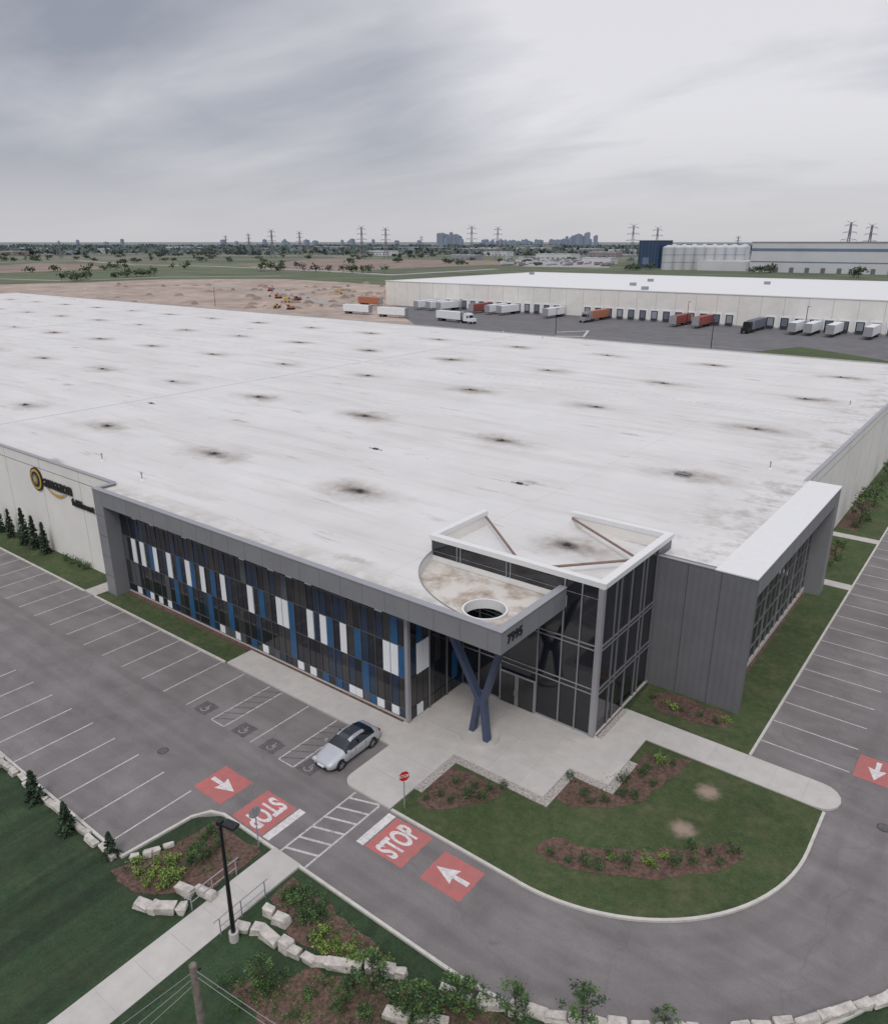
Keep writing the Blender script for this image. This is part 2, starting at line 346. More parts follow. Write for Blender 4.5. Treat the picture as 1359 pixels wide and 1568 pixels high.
b=MB(); b.prism([(-60.5,31.75),(-43.4,31.75),(-43.4,32.02),(-28,32.02),(-28,32.24),(-60.5,32.24)],.0,.15,'mulch'); b.prism([(-12.3,47.3),(-11.9,47.3),(-11.9,69),(-12.3,69)],.0,.112,'mulch')
b.prism(rag([(-13.3,75),(-11.6,75),(-11.4,83),(-13.3,83)],.5,.12),0.112,.112,'mulch');b.prism(rag([(-13.3,89),(-11.4,89),(-11.2,102),(-13.3,102)],.5,.12),0.112,.112,'mulch'); b.build('mulch_bed')
bed([g(165,1335),g(200,1320),g(262,1300),g(330,1255),g(400,1305),g(330,1358),g(240,1370),g(190,1360)],.02)
bed([g(415,1375),g(450,1345),g(520,1400),g(600,1470),g(540,1478),g(470,1455),g(420,1410)],.02)
bed([g(340,1500),g(480,1485),g(640,1510),g(760,1545),g(860,1600),g(700,1640),g(420,1590)],.02,.3)
# ---------------- painted markings ----------------
def line(b,x0,y0,x1,y1,w=.1,z=.017,k='paint'): b.strip([(x0,y0),(x1,y1)],w,z,z,k)
b=MB()
for X in (-41.2,-38.4,-37.1,-34.4,-31.7,-30.4): line(b,X,24.6,X,29.6)
for X0 in (-38.4,-31.7):
    for i in range(6): line(b,X0,24.8+i*.8,X0+1.3,25.6+i*.8,.08,.0175,'darkasph')
    line(b,X0,24.6,X0+1.3,24.6,.08)
X=-43.9
while X>-150: line(b,X,24.6,X,29.6); X-=2.7
X=-33.5
while X>-120: line(b,X,14.5,X,19.6); X-=2.7
Y=44.6
while Y<130: line(b,-8.7,Y,-3.6,Y); Y+=2.7
line(b,-25.85,19.6,-25.85,25.3,.12);line(b,-24.0,19.6,-24.0,25.3,.12)
for i in range(6): line(b,-25.8,20.0+i*.95,-24.05,20.6+i*.95,.14,.0175)
line(b,-27.15,19.75,-27.15,22.4,.5,.018,'wpaint'); line(b,-22.95,22.55,-22.95,25.2,.5,.018,'wpaint')
b.build('road_marking')
def redpad(x0,x1,y0,y1,txt=None,rot=0,name='stop_marking'):
    e=empty(name,((x0+x1)/2,(y0+y1)/2,0)); cx,cy=(x0+x1)/2,(y0+y1)/2
    b=MB(); b.prism(rag([(x0-cx,y0-cy),(x1-cx,y0-cy),(x1-cx,y1-cy),(x0-cx,y1-cy)],.12,.03),.018,.018,'red'); b.build('red_field',e)
    if txt: text(txt,'letters',1.0,(0,0,.022),(0,0,rot),'wpaint',0,e,.92,1.9,bold=.035)
    else:
        b=MB(); sh=[(-.15,-1.0),(.15,-1.0),(.12,-.1),(.5,-.2),(0,1.0),(-.5,-.2),(-.12,-.1)]
        c,s=math.cos(rot),math.sin(rot); b.prism([(c*u-s*v,s*u+c*v) for u,v in sh],.022,.022,'wpaint'); b.build('arrow',e)
redpad(-22.6,-20.1,22.6,25.2,'STOP',R(90)); redpad(-19.0,-16.5,22.7,24.9,None,R(90),'arrow_marking')
redpad(-30.0,-27.5,19.75,22.3,'STOP',R(-90)); redpad(-33.7,-31.2,19.9,22.2,None,R(-90),'arrow_marking')
redpad(-3.4,-1.2,44.4,46.9,None,R(180),'arrow_marking')
for X in (-39.8,-35.75,-33.0,-29.6):
    e=empty('accessible_parking_marking',(X,25.2,0)); b=MB(); b.prism(rag([(-.65,-.6),(.65,-.6),(.65,.6),(-.65,.6)],.2,.04),.0165,.0165,'darkasph'); b.build('dark_field',e)
    b=MB(); b.strip(arc(0,-.1,.26,-160,70,10),.035,.02,.02,'paint'); b.strip([(0,.35),(0,0),(.2,-.05)],.035,.021,.021,'paint'); b.build('wheelchair_symbol',e)
for px,py in ((1352,1268),(250,1150)):
    x,y=g(px,py); b=MB(); b.cyl((0,0,0),(0,0,.016),.34,.34,20,'joint'); b.cyl((0,0,.016),(0,0,.02),.28,.28,20,'darkasph'); b.build('manhole_cover',loc=(x,y,0))
# ---------------- main building ----------------
W=empty('warehouse_building')
RZ=9.75
b=MB()
body=[(-340,32.8),(-28.2,32.8),(-28.2,38.7),(-17.8,38.7),(-17.8,46.8),(-12.6,46.8),(-12.6,70.3),(-13.5,70.3),(-13.5,153),(-340,153)]
b.prism(body,0,8.9,'white'); b.build('walls',W)
P0=Vector((-20.2,31.3));P1=Vector((-29.0,31.8));P2=Vector((-30.3,38.2))
ar=[]
for i in range(17):
    t=i/16; p=P0*(1-t)**2+P1*2*t*(1-t)+P2*t*t; ar.append((p.x,p.y))
b=MB()
rp=[(-340,33),(-62,33),(-62,31.3)]+ar+[(-17.4,38.2),(-17.4,46.6),(-11,46.6),(-11,70.5),(-13.6,70.5),(-13.6,152.8),(-340,152.8)]
b.prism(rp,RZ,RZ,'roof')
for i in range(16):
    p,q=ar[i],ar[i+1]; b.face([(*p,9.0),(*q,9.0),(*q,RZ),(*p,RZ)],'coping')
b.build('roof',W)
b=MB(); b.strip(ar,.06,RZ,RZ+.05,'fascia'); b.build('curved_roof_edge',W)
b=MB(); b.box(-94.7,-94.4,33.2,152,RZ,RZ+.12,'coping'); b.box(-200.3,-200,33.2,152,RZ,RZ+.12,'coping'); b.box(-339,-14,100,100.25,RZ,RZ+.1,'coping'); b.build('roof_expansion_joint',W)
for i in range(14):
    for j in range(5):
        X=-23.4-20.15*i;Y=44.8+22.2*j
        b=MB(); b.cyl((0,0,0),(0,0,.07),.28,.24,12,'black'); b.cyl((0,0,.07),(0,0,.16),.13,.1,8,'joint'); b.build('roof_drain',W,loc=(X,Y,RZ))
for px,py in ((157,705),(218,735),(1178,718),(1300,622),(97,458),(115,460),(210,463),(830,520),(770,508)):
    X,Y=g(px,py,RZ); b=MB(); b.cyl((0,0,0),(0,0,.6),.06,.06,8,'mull'); b.cyl((0,0,.6),(0,0,.72),.1,.09,8,'mull'); b.cyl((0,0,0),(0,0,.12),.2,.1,8,'coping'); b.build('vent_pipe',W,loc=(X,Y,RZ))
X,Y=g(1045,728,RZ); b=MB(); b.box(-.7,.7,-.5,.5,0,.12,'mull'); b.box(-.62,.62,-.42,.42,.12,.2,'glass2'); b.build('roof_hatch',W,loc=(X,Y,RZ))
for px,py in ((232,618),(795,741),(575,688)):
    X,Y=g(px,py,RZ); b=MB(); b.box(-.3,.3,-.15,.15,0,.12,'joint'); b.box(-.9,.9,-.05,.05,0,.07,'mull'); b.build('roof_equipment',W,loc=(X,Y,RZ))
b=MB()
b.box(-340,-62,32.8,33.1,8.85,9.95,'white'); b.box(-340,-62,32.72,33.15,9.95,10.0,'mull')
b.box(-13.8,-13.5,70.7,153,8.85,9.95,'white'); b.box(-13.85,-13.42,70.72,153,9.95,10.0,'mull')
b.box(-340,-13.85,152.7,153,8.85,9.95,'white'); b.box(-340,-13.86,152.6,153.05,9.95,10.0,'mull')
b.box(-340.2,-340,32.8,153,0,9.98,'white')
X=-68
while X>-340: b.box(X,X+.04,32.785,32.8,0,9.9,'jointw'); X-=7.5
Y=74
while Y<152: b.box(-13.5,-13.485,Y,Y+.04,0,9.9,'jointw'); Y+=7.5
b.build('parapet',W)
b=MB()
b.box(-62,-19.8,30.9,31.3,8.56,9.94,'fascia'); b.box(-62.05,-19.75,30.86,31.38,9.94,10.0,'mull')
b.box(-62,-60.6,30.9,32.95,0,8.56,'fascia'); b.box(-62,-61.7,31.3,32.95,8.56,9.94,'fascia'); b.box(-62.04,-61.62,31.38,33,9.94,10,'mull')
b.box(-60.6,-28.2,31.3,32.9,8.56,8.7,'fascia')
b.box(-20.2,-19.8,31.3,38.2,8.56,9.94,'fascia'); b.box(-20.28,-19.76,31.38,38.2,9.94,10,'mull')
X=-60.6
while X<-20: b.box(X,X+.03,30.893,30.9,8.58,9.93,'dgrey'); X+=1.9
for z in (1.9,3.8,5.7,7.6): b.box(-62,-60.6,30.893,30.9,z,z+.03,'joint')
for y in (33,34.9,36.8): b.box(-19.8,-19.793,y,y+.03,8.58,9.93,'dgrey')
b.build('facade_frame',W)
b=MB()
cx,cy,r=-23.0,34.0,1.33; x0,x1,y0,y1=-28.2,-20.2,31.3,38.2
angs=sorted([2*math.pi*i/48 for i in range(48)]+[math.atan2(y-cy,x-cx)%(2*math.pi) for x in(x0,x1) for y in(y0,y1)])
def rect(a):
    c,s=math.cos(a),math.sin(a); t=min([((x1-cx)/c if c>0 else (x0-cx)/c) if abs(c)>1e-9 else 1e9,((y1-cy)/s if s>0 else (y0-cy)/s) if abs(s)>1e-9 else 1e9]); return (cx+c*t,cy+s*t)
for i in range(len(angs)):
    a,c=angs[i],angs[(i+1)%len(angs)]
    ia=(cx+r*math.cos(a),cy+r*math.sin(a)); ic=(cx+r*math.cos(c),cy+r*math.sin(c)); oa=rect(a);oc=rect(c)
    b.face([(*ia,9),(*oa,9),(*oc,9),(*ic,9)],'croof'); b.face([(*ic,8.6),(*oc,8.6),(*oa,8.6),(*ia,8.6)],'fascia')
b.box(-30.3,-28.2,31.3,38.2,8.92,9.0,'croof')
b.build('canopy',W)
b=MB(); b.strip(arc(cx,cy,r,0,352.5,47),.12,8.58,9.2,'coping',closed=True); b.build('canopy_opening_rim',W)
# patterned curtain wall: panel bays surveyed from the photograph
N=50; X0=-60.55; DX=32.75/N
def bay(px,z):
    best=None
    for i in range(N):
        v=RC.transposed()@Vector((X0+(i+.5)*DX,32.25,z-H)); q=CX+FPX*v.x/(-v.z)
        if best is None or abs(q-px)<best[0]: best=(abs(q-px),i)
    return best[1]
rows=[(.35,1.0,[216,236,247,259,345,366,410,466,476,545,556,588,601],[226,275,300,330,388,430,500,520,571,612]),
      (1.06,3.3,[],[272,296,322,352,400,448,515,560,575]),
      (3.36,5.6,[207,218,240,263,291,308,343,388,426,440,472,493,531,587,608],[230,251,273,300,325,354,398,449,483,503,545,558,618]),
      (5.66,7.5,[],[215,262,335,420,515,560,600]),
      (7.56,8.5,[202,228,278,368,412,443,476,575],[214,247,290,355,398,455,505,545,600,612])]
rnd=random.Random(4)
b=MB()
for z0,z1,wh,bl in rows:
    zc_=(z0+z1)/2; wi={bay(p,zc_) for p in wh}; bi={bay(p,zc_) for p in bl}-wi
    for i in range(N):
        k='wpan' if i in wi else ('blue' if i in bi and rnd.random()<.62 else ('navy' if i in bi else rnd.choices(['glass','glass2','gpan','navy'],[8,3.4,1.3,1.6])[0]))
        pr={'wpan':.05,'blue':.03,'gpan':.03}.get(k,0); w0=.02
        b.box(X0+i*DX+w0,X0+(i+1)*DX-w0,32.25-pr,32.4,z0,z1,k)
b.build('curtain_wall_panels',W)
b=MB(); b.box(-60.6,-27.7,32.3,32.8,.0,8.6,'joint')
for i in range(0,N+1,2): b.box(X0+i*DX-.02,X0+i*DX+.02,32.19,32.3,.3,8.56,'gpan')
for z in (.32,1.03,3.33,5.63,7.53): b.box(-60.6,-27.7,32.21,32.3,z-.03,z+.03,'gpan')
b.box(-60.6,-27.7,32.2,32.3,0.0,.29,'conc')
b.box(-27.82,-27.55,32.1,32.37,.14,8.56,'mull')
b.build('curtain_wall_frame',W)
b=MB(); rnd=random.Random(12)
for z0,z1 in ((.2,1.0),(1.06,3.3),(3.36,5.6),(5.66,8.5)):
    for i in range(9):
        k='wpan' if (i in(1,2) and z0==3.36) or (i==1 and z0<1) else rnd.choices(['glass','glass2','navy','blue','gpan'],[7,3,2,1,1])[0]
        b.box(-28.1,-27.65+({'wpan':.03}.get(k,0)),32.45+i*.64+.02,32.45+(i+1)*.64-.02,z0,z1,k)
for i in (3,6,9): b.box(-27.64,-27.56,32.45+i*.64-.04,32.45+i*.64+.04,.14,8.56,'mullg')
b.build('entrance_return_wall',W)
# glass tower
TZ=10.9
b=MB()
b.box(-30.5,-17.5,38.3,38.6,8.6,TZ-.35,'white'); b.box(-17.7,-17.4,38.6,48.6,8.6,TZ-.35,'white'); b.box(-30.5,-30.2,38.6,44.7,RZ,TZ-.35,'white'); b.box(-25,-17.7,48.3,48.6,RZ,TZ-.35,'white')
b.box(-30.6,-17.2,38.15,38.65,TZ-.35,TZ,'coping'); b.box(-17.75,-17.2,38.65,48.7,TZ-.35,TZ,'coping'); b.box(-30.6,-30.15,38.65,44.75,TZ-.35,TZ,'coping'); b.box(-25.05,-17.75,48.25,48.7,TZ-.35,TZ,'coping')
b.build('tower_parapet',W)
b=MB()
b.box(-30.4,-17.5,38.22,38.3,9.45,TZ-.37,'glass'); b.box(-30.4,-20.3,38.2,38.3,9.02,9.42,'coping')
b.box(-27.55,-17.55,38.2,38.3,.2,8.58,'glass'); b.box(-19.75,-17.5,38.2,38.3,8.58,9.45,'glass')
b.box(-17.4,-17.3,38.4,46.42,.2,TZ-.37,'glass'); b.box(-17.4,-17.3,46.42,48.6,9.8,TZ-.37,'glass')
b.build('tower_glazing',W)
b=MB()
for X in (-26.2,-24.4,-21.6,-19.9,-18.7): b.box(X-.03,X+.03,38.1,38.2,.14,8.58 if X<-19.95 else TZ-.37,'mull')
for X in (-28.2,-27.9,-24.2,-23.9): b.box(X-.02,X+.02,38.14,38.22,9.45,TZ-.37,'mull')
for z in (3.2,3.55,6.3,6.6): b.box(-27.5,-17.6,38.12,38.2,z-.025,z+.025,'mull'); b.box(-17.3,-17.22,38.4,46.4,z-.025,z+.025,'mullg')
for Y in (39.9,40.6,42.2,43.9,44.5,46.2): b.box(-17.3,-17.21,Y-.03,Y+.03,.14,TZ-.37,'mullg')
b.box(-17.6,-17.25,38.05,38.4,.14,TZ-.35,'mull')
b.box(-27.5,-17.6,38.13,38.2,.14,.25,'mull'); b.box(-17.3,-17.2,38.4,46.4,.1,.25,'conc')
b.box(-24.4,-21.6,38.02,38.1,2.5,2.62,'mull'); 
for X in (-24.35,-23.1,-22.95,-21.65): b.box(X-.05,X+.05,38.02,38.1,.14,2.5,'mull')
b.box(-24.3,-23.15,38.04,38.12,.2,2.5,'glass2');b.box(-22.9,-21.7,38.04,38.12,.2,2.5,'glass2')
b.box(-23.2,-23.16,37.96,38.02,1.0,1.4,'chrome'); b.box(-22.9,-22.86,37.96,38.02,1.0,1.4,'chrome')
b.build('tower_mullions',W)
b=MB()
for p,q in (((-30.2,44.6),(-23.4,38.7)),((-24.9,48.3),(-17.7,44.0)),((-22.3,38.7),(-17.7,44.0))): b.cyl((*p,TZ-.5),(*q,TZ-.5),.09,.09,8,'brace')
b.build('tower_bracing',W)
b=MB()
def beam(p,q,w,d):
    p=Vector(p);q=Vector(q);ax=(q-p).normalized(); u=Vector((1,0,0))-ax*ax.x; u.normalize(); v=ax.cross(u); n=len(b.v)
    for c in(p,q):
        for su,sv in((-1,-1),(1,-1),(1,1),(-1,1)): b.v.append(tuple(c+u*su*w+v*sv*d))
    for f in((0,1,5,4),(1,2,6,5),(2,3,7,6),(3,0,4,7),(0,3,2,1),(4,5,6,7)): b.f.append(tuple(n+a for a in f)); b.m.append(b.mi('steelblue'))
beam((-23.75,34.0,.25),(-23.25,33.95,3.1),.17,.24); beam((-22.35,33.6,.25),(-22.8,33.75,3.1),.17,.24)
beam((-23.25,33.95,2.9),(-26.3,33.8,8.6),.17,.24); beam((-22.8,33.75,2.9),(-20.9,33.2,8.6),.17,.24)
b.box(-23.3,-22.7,33.72,34.0,2.5,3.15,'steelblue')
b.build('canopy_column',W)
b=MB(); b.cyl((-23.05,33.85,.14),(-23.05,33.85,.3),1.25,1.22,36,'conc'); b.build('column_base',W)
text('7995','street_number',.8,(-19.77,32.3,9.25),(R(90),0,R(90)),'black',.02,W)
b=MB()
b.box(-17.3,-10.8,46.4,47.0,0,9.94,'dgrey')
X=-17.1
while X<-10.9: b.box(X,X+.09,46.37,46.4,0.05,9.9,'dgrey'); X+=.45
for X in (-15.2,-13.0): b.box(X,X+.03,46.362,46.37,.05,9.9,'joint')
b.box(-11.2,-10.8,47.0,70.7,8.56,9.94,'fascia'); b.box(-12.6,-10.8,69.3,70.7,0,8.56,'fascia'); b.box(-13.5,-11.2,70.3,70.7,0,9.94,'fascia')
b.box(-12.9,-11.2,47,70.3,8.56,8.8,'fascia')
b.box(-17.3,-13.45,46.35,46.65,9.94,10.0,'mull'); b.box(-13.45,-10.75,46.35,70.75,9.94,10.02,'coping'); b.box(-13.42,-13.2,46.65,70.7,9.4,9.94,'coping')
Y=48
while Y<70: b.box(-10.8,-10.793,Y,Y+.03,8.58,9.93,'dgrey'); Y+=1.9
b.build('side_frame',W)
b=MB(); b.box(-12.6,-12.2,47.0,69.3,.5,8.56,'glass'); b.box(-12.6,-12.12,47,69.3,0,.5,'conc')
Y=47.6
i=0
while Y<69: b.box(-12.2,-12.12,Y-.025,Y+.025,.5,8.56,'mull' if i%3==0 else 'mullg'); Y+=1.35; i+=1
for z in (1.6,3.3,4.9,6.6,7.6): b.box(-12.2,-12.13,47,69.3,z-.025,z+.025,'mullg')
b.build('side_glazing',W)
# wall sign
S=empty('wall_sign',(-76.4,32.7,7.65)); S.parent=W
b=MB(); b.cyl((0,.08,0),(0,-.06,0),1.2,1.2,32,'black'); b.cyl((0,-.05,0),(0,-.09,0),1.05,1.05,32,'yellow'); b.cyl((0,-.08,0),(0,-.12,0),.8,.8,32,'black')
b.cyl((0,-.11,0),(0,-.15,0),.6,.6,6,'mullg'); b.cyl((0,-.14,0),(0,-.17,0),.3,.3,6,'yellow'); b.build('badge',S)
text('amazon','letters_upper',1.75,(4.2,-.03,.1),(R(90),0,0),'black',.05,S); text('fulfillment','letters_lower',1.0,(8.6,-.03,-1.05),(R(90),0,0),'black',.05,S)
b=MB()
aa=arc(3.8,2.5,3.6,240,300,12)
for i in range(12):
    (xa,za),(xb,zb)=aa[i],aa[i+1]; t0=.05+.1*math.sin(math.pi*i/12); t1=.05+.1*math.sin(math.pi*(i+1)/12)
    b.face([(xa,-.05,za-t0+.1),(xb,-.05,zb-t1+.1),(xb,-.05,zb+t1+.1),(xa,-.05,za+t0+.1)],'yellow')
b.build('smile_curve',S)
# ---------------- second warehouse ----------------
W2=empty('loading_dock_warehouse')
b=MB(); b.box(-264,260,296,440,0,11.4,'white',top='coping'); b.box(-264.2,260,295.8,296.2,11.4,11.7,'coping'); b.box(-264.2,-263.8,296.2,440,11.4,11.7,'coping'); b.box(-263.8,260,439.7,440,11.4,11.7,'coping')
X=-258
while X<250: b.box(X,X+.12,295.97,296,0,11.3,'jointw'); X+=8
b.build('walls',W2)
b=MB()
for i in range(95):
    if i%15 in (13,14): continue
    X=-225+4.9*i
    b.box(X-1.9,X+1.9,295.75,296,.9,4.6,'wpan'); b.box(X-1.35,X+1.35,295.65,295.75,1.1,4.2,'black'); b.box(X-1.0,X+1.0,295.6,295.65,1.3,3.9,'hazeD' if i%3 else 'hazeG'); b.box(X-1.25,X+1.25,295.4,295.75,.6,1.1,'joint')
b.box(-230,250,295.9,296,0.0,.6,'hazeG')
b.build('dock_doors',W2)
b=MB()
rr=random.Random(3)
for i in range(16):
    X=rr.uniform(-255,150);Y=rr.uniform(302,430); b.box(X,X+2.4,Y,Y+2,11.4,12.7,'hazeG')
b.build('rooftop_units',W2)
# ---------------- trucks ----------------
def trailer_mesh(k,cab=False,cabk='wpan'):
    b=MB(); b.box(-1.3,1.3,0,14.5,1.15,4.05,k); b.box(-1.32,1.32,-.05,.1,1.1,4.1,'mull'); b.box(-1.32,1.32,14.4,14.55,1.1,4.1,'mull'); b.box(-1.2,1.2,.2,14.3,.95,1.15,'black')
    for Y in (11.6,12.9):
        for s in(-1,1): b.cyl((s*.75,Y,.5),(s*1.28,Y,.5),.5,.5,12,'rubber'); b.cyl((s*1.27,Y,.5),(s*1.3,Y,.5),.25,.25,8,'chrome')
    for s in(-1,1): b.box(s*.9-.06,s*.9+.06,2.9,3.05,0,1,'joint')
    if cab:
        b.box(-1.2,1.2,-4.4,-1.2,.9,3.5,cabk); b.box(-1.15,1.15,-6.2,-4.4,.9,2.1,cabk); b.face([(-1.1,-4.45,2.15),(1.1,-4.45,2.15),(1.05,-4.42,3.2),(-1.05,-4.42,3.2)],'glass')
        b.box(-1.22,1.22,-4.0,-3.1,2.1,3.0,'glass'); b.box(-.9,.9,-1.2,2.5,.6,.95,'black')
        b.box(-1.1,1.1,-4.2,-1.5,3.5,3.9,cabk)
        for Y in(-5.4,-.6,.7):
            for s in(-1,1): b.cyl((s*.8,Y,.5),(s*1.25,Y,.5),.5,.5,12,'rubber')
    return b
tm={}
for nm,k,c,ck in (('w','wpan',0,''),('wc','wpan',1,'wpan'),('r','rred',0,''),('o','orange',0,''),('rc','rred',1,'rred'),('oc','orange',1,'mull'),('d','hazeD',1,'black')):
    o=trailer_mesh(k,bool(c),ck or 'wpan').build('semi_trailer'); tm[nm]=o.data; bpy.data.objects.remove(o)
for px,kk in ((650,'w'),(668,'w'),(684,'w'),(733,'r'),(757,'w'),(775,'w'),(845,'w'),(912,'oc'),(1038,'r'),(1072,'r'),(1155,'d'),(1218,'w'),(1242,'w'),(1276,'w'),(1334,'w')):
    # stands square to the dock wall: find x where the sight line meets y=288
    d=RC@Vector(((px-CX)/FPX,.24,-1)); s=287/d.y; inst(tm[kk],'semi_trailer',(d.x*s,280.5,0))
for px,py,kk,a in ((552,481,'w',R(95)),(606,486,'w',R(95)),(690,493,'wc',R(80)),(570,468,'o',R(90))):
    x,y=g(px,py); inst(tm[kk],'semi_trailer',(x+6,y,0),a)
b=MB()
b.prism([(-150,158),(-60,160),(40,160),(40,172),(-60,172),(-140,166)],.02,.02,'grass'); b.prism([g(1140,540),g(1225,531),(40,190),(60,185),(60,176),(-30,174)],.022,.022,'grass'); b.build('yard_verge')
b=MB(); b.strip([(-190,200),(-60,196),(60,200),(150,190)],1.2,.0,.15,'kerb'); b.strip([(-150,173),(40,173)],.5,0,.15,'kerb'); b.strip([g(852,509),g(900,507),g(893,516),g(852,515)],.8,0,.15,'kerb'); b.strip([(-150,235),(150,235)],.25,.02,.02,'paint'); b.build('yard_kerb')
def pole(x,y,h,r=.09,name='street_lamp',arm=True):
    b=MB(); b.cyl((0,0,0),(0,0,.5),.22,.22,10,'conc'); b.cyl((0,0,.5),(0,0,h),r,r*.65,10,'black')
    if arm: b.cyl((0,0,h-.1),(.35,.1,h-.02),.04,.04,6,'black'); b.box(.2,.85,-.12,.28,h-.08,h+.04,'black'); b.box(.3,.75,-.06,.22,h-.1,h-.08,'lens'); b.box(-.12,.12,-.12,.12,h-.15,h+.06,'black')
    return b.build(name,loc=(x,y,0))
pole(-23.4,14.8,6.7,.11).rotation_euler=(0,0,R(10))
for px,py in ((705,495),(850,515),(1087,538),(330,470),(1050,500),(1230,510)):
    x,y=g(px,py); pole(x,y,9,.13)
# ---------------- car ----------------
def car(x,y):
    e=empty('parked_car',(x,y,0))
    st=[(0,.60,.30,.52,.58,.40),(.12,.76,.24,.62,.70,.55),(.55,.86,.2,.74,.84,.64),(1.0,.885,.2,.82,.93,.68),(1.2,.89,.2,.86,.98,.69),(1.95,.89,.2,.91,1.40,.57),(2.5,.89,.2,.93,1.47,.57),(3.2,.89,.2,.95,1.42,.55),(3.95,.88,.2,.99,1.16,.60),(4.25,.85,.22,.97,1.08,.62),(4.42,.80,.26,.80,.92,.62),(4.5,.70,.34,.62,.66,.5)]
    me=bpy.data.meshes.new('body'); bm=bmesh.new(); rings=[]
    for (yy,w,zb,bz,tz,rw) in st:
        mz=(zb+bz)/2
        half=[(.8*w,zb),(w*.99,zb+.12),(w,mz+.05),(w*.96,bz),(rw,tz),(rw*.8,tz+.02),(0,tz+.03)]
        pts=half+[(-a,c) for a,c in half[::-1][1:]]
        rings.append([bm.verts.new((a,yy,c)) for a,c in pts])
    for k in ('carwhite','glass','carroof'): me.materials.append(M[k])
    for i in range(len(rings)-1):
        n=len(rings[i])
        for j in range(n-1):
            f=bm.faces.new((rings[i][j],rings[i][j+1],rings[i+1][j+1],rings[i+1][j])); f.smooth=True
            seg=j if j<6 else 11-j
            if seg==3 and 4<=i<=7: f.material_index=1
            if seg in(4,5) and i in(4,7): f.material_index=1
            if seg==5 and i in(5,6): f.material_index=2
        bm.faces.new((rings[i][n-1],rings[i][0],rings[i+1][0],rings[i+1][n-1]))
    bm.faces.new(rings[0]); bm.faces.new(rings[-1][::-1])
    bmesh.ops.recalc_face_normals(bm,faces=bm.faces); bm.to_mesh(me); bm.free()
    o=bpy.data.objects.new('body',me); sc.collection.objects.link(o); o.parent=e
    cr=me.attributes.new('crease_edge','FLOAT','EDGE')
    for ed in me.edges:
        v=[me.vertices[a].co for a in ed.vertices]
        if abs(v[0].y-v[1].y)>.01 and abs(abs(v[0].x)-.87)<.03: cr.data[ed.index].value=.35
    sm=o.modifiers.new('s','SUBSURF'); sm.levels=2; sm.render_levels=2
    b=MB()
    for yy in (.88,3.62):
        for s in (-1,1):
            b.cyl((s*.60,yy,.36),(s*.878,yy,.36),.385,.385,24,'black'); b.cyl((s*.65,yy,.33),(s*.89,yy,.33),.33,.33,24,'rubber'); b.cyl((s*.88,yy,.33),(s*.90,yy,.33),.23,.23,20,'joint')
            for a in range(5):
                c,q=math.cos(a*1.2566),math.sin(a*1.2566); b.cyl((s*.905,yy,.33),(s*.905,yy+.21*c,.33+.21*q),.035,.03,6,'chrome')
            b.cyl((s*.89,yy,.33),(s*.915,yy,.33),.06,.06,10,'chrome')
    b.build('wheels',e)
    b=MB()
    for s in(-1,1):
        b.box(s*.96-.09,s*.96+.09,1.38,1.55,.92,1.06,'carwhite'); b.box(s*.6-.15,s*.6+.15,.03,.30,.55,.68,'lens'); b.box(s*.62-.14,s*.62+.14,4.35,4.49,.68,.86,'tail')
        for yy in(2.1,3.0): b.box(s*.883-.006,s*.883+.006,yy,yy+.012,.3,.9,'joint')
        b.box(s*.78-.03,s*.78+.03,2.42,2.5,.93,1.3,'black')
    b.box(-.45,.45,-.02,.1,.3,.48,'black'); b.box(-.26,.26,-.03,.02,.42,.53,'wpan'); b.box(-.26,.26,4.47,4.52,.5,.62,'wpan')
    b.build('trim',e)
    return e
car(-28.75,25.35)
# ---------------- stop sign ----------------
def stop_sign(x,y,rot):
    e=empty('stop_sign',(x,y,.1)); e.rotation_euler=(0,0,rot)
    b=MB(); b.cyl((0,0,0),(0,0,2.5),.035,.035,8,'mull'); b.build('post',e)
    b=MB(); pts=[(.36*math.cos(R(22.5+45*i)),.36*math.sin(R(22.5+45*i))) for i in range(8)]
    for sc_,yy,k in((1.0,-.05,'wpan'),(.92,-.056,'signred')):
        b.face([(p[0]*sc_,yy,2.2+p[1]*sc_) for p in pts],k)
    b.face([(p[0],-.046,2.2+p[1]) for p in pts[::-1]],'mull')
    b.build('plate',e); text('STOP','letters',.26,(0,-.06,2.2),(R(90),0,0),'wpan',0,e)
stop_sign(-22.7,25.95,R(60)); stop_sign(-26.9,19.1,R(-100))
b=MB()
for X in (-26.3,-24.1):
    for Y in (14.6,15.8,17.2): b.cyl((X,Y,0),(X,Y,1.0),.03,.03,6,'mull')
    b.cyl((X,14.3,.98),(X,17.4,1.05),.03,.03,6,'mull'); b.cyl((X,14.6,.5),(X,17.2,.55),.025,.025,6,'mull')
b.build('handrail')
U=empty('utility_pole',(-19.6,10.6,0)); b=MB(); b.cyl((0,0,0),(0,0,5.3),.17,.14,12,'wood'); b.cyl((0,0,5.3),(0,0,5.36),.15,.1,12,'wood'); b.cyl((0,.18,4.9),(.0,.28,4.9),.05,.05,8,'black'); b.build('pole',U)
b=MB()
def wire(p,q,sag,n=14):
    P=[Vector(p).lerp(Vector(q),i/n)-Vector((0,0,sag*4*(i/n)*(1-i/n))) for i in range(n+1)]
    for i in range(n): b.cyl(P[i],P[i+1],.010,.010,5,'mull',False)
wire((0,0,5.1),(22,4,4.4),.7); wire((0,0,4.8),(22,4,4.0),.8); wire((0,0,5.0),(-5,-8,0),.1); wire((0,0,4.7),(-4,-8,0),.1); wire((0,0,4.4),(-3.2,-8,0),.1)
b.build('wires',U)
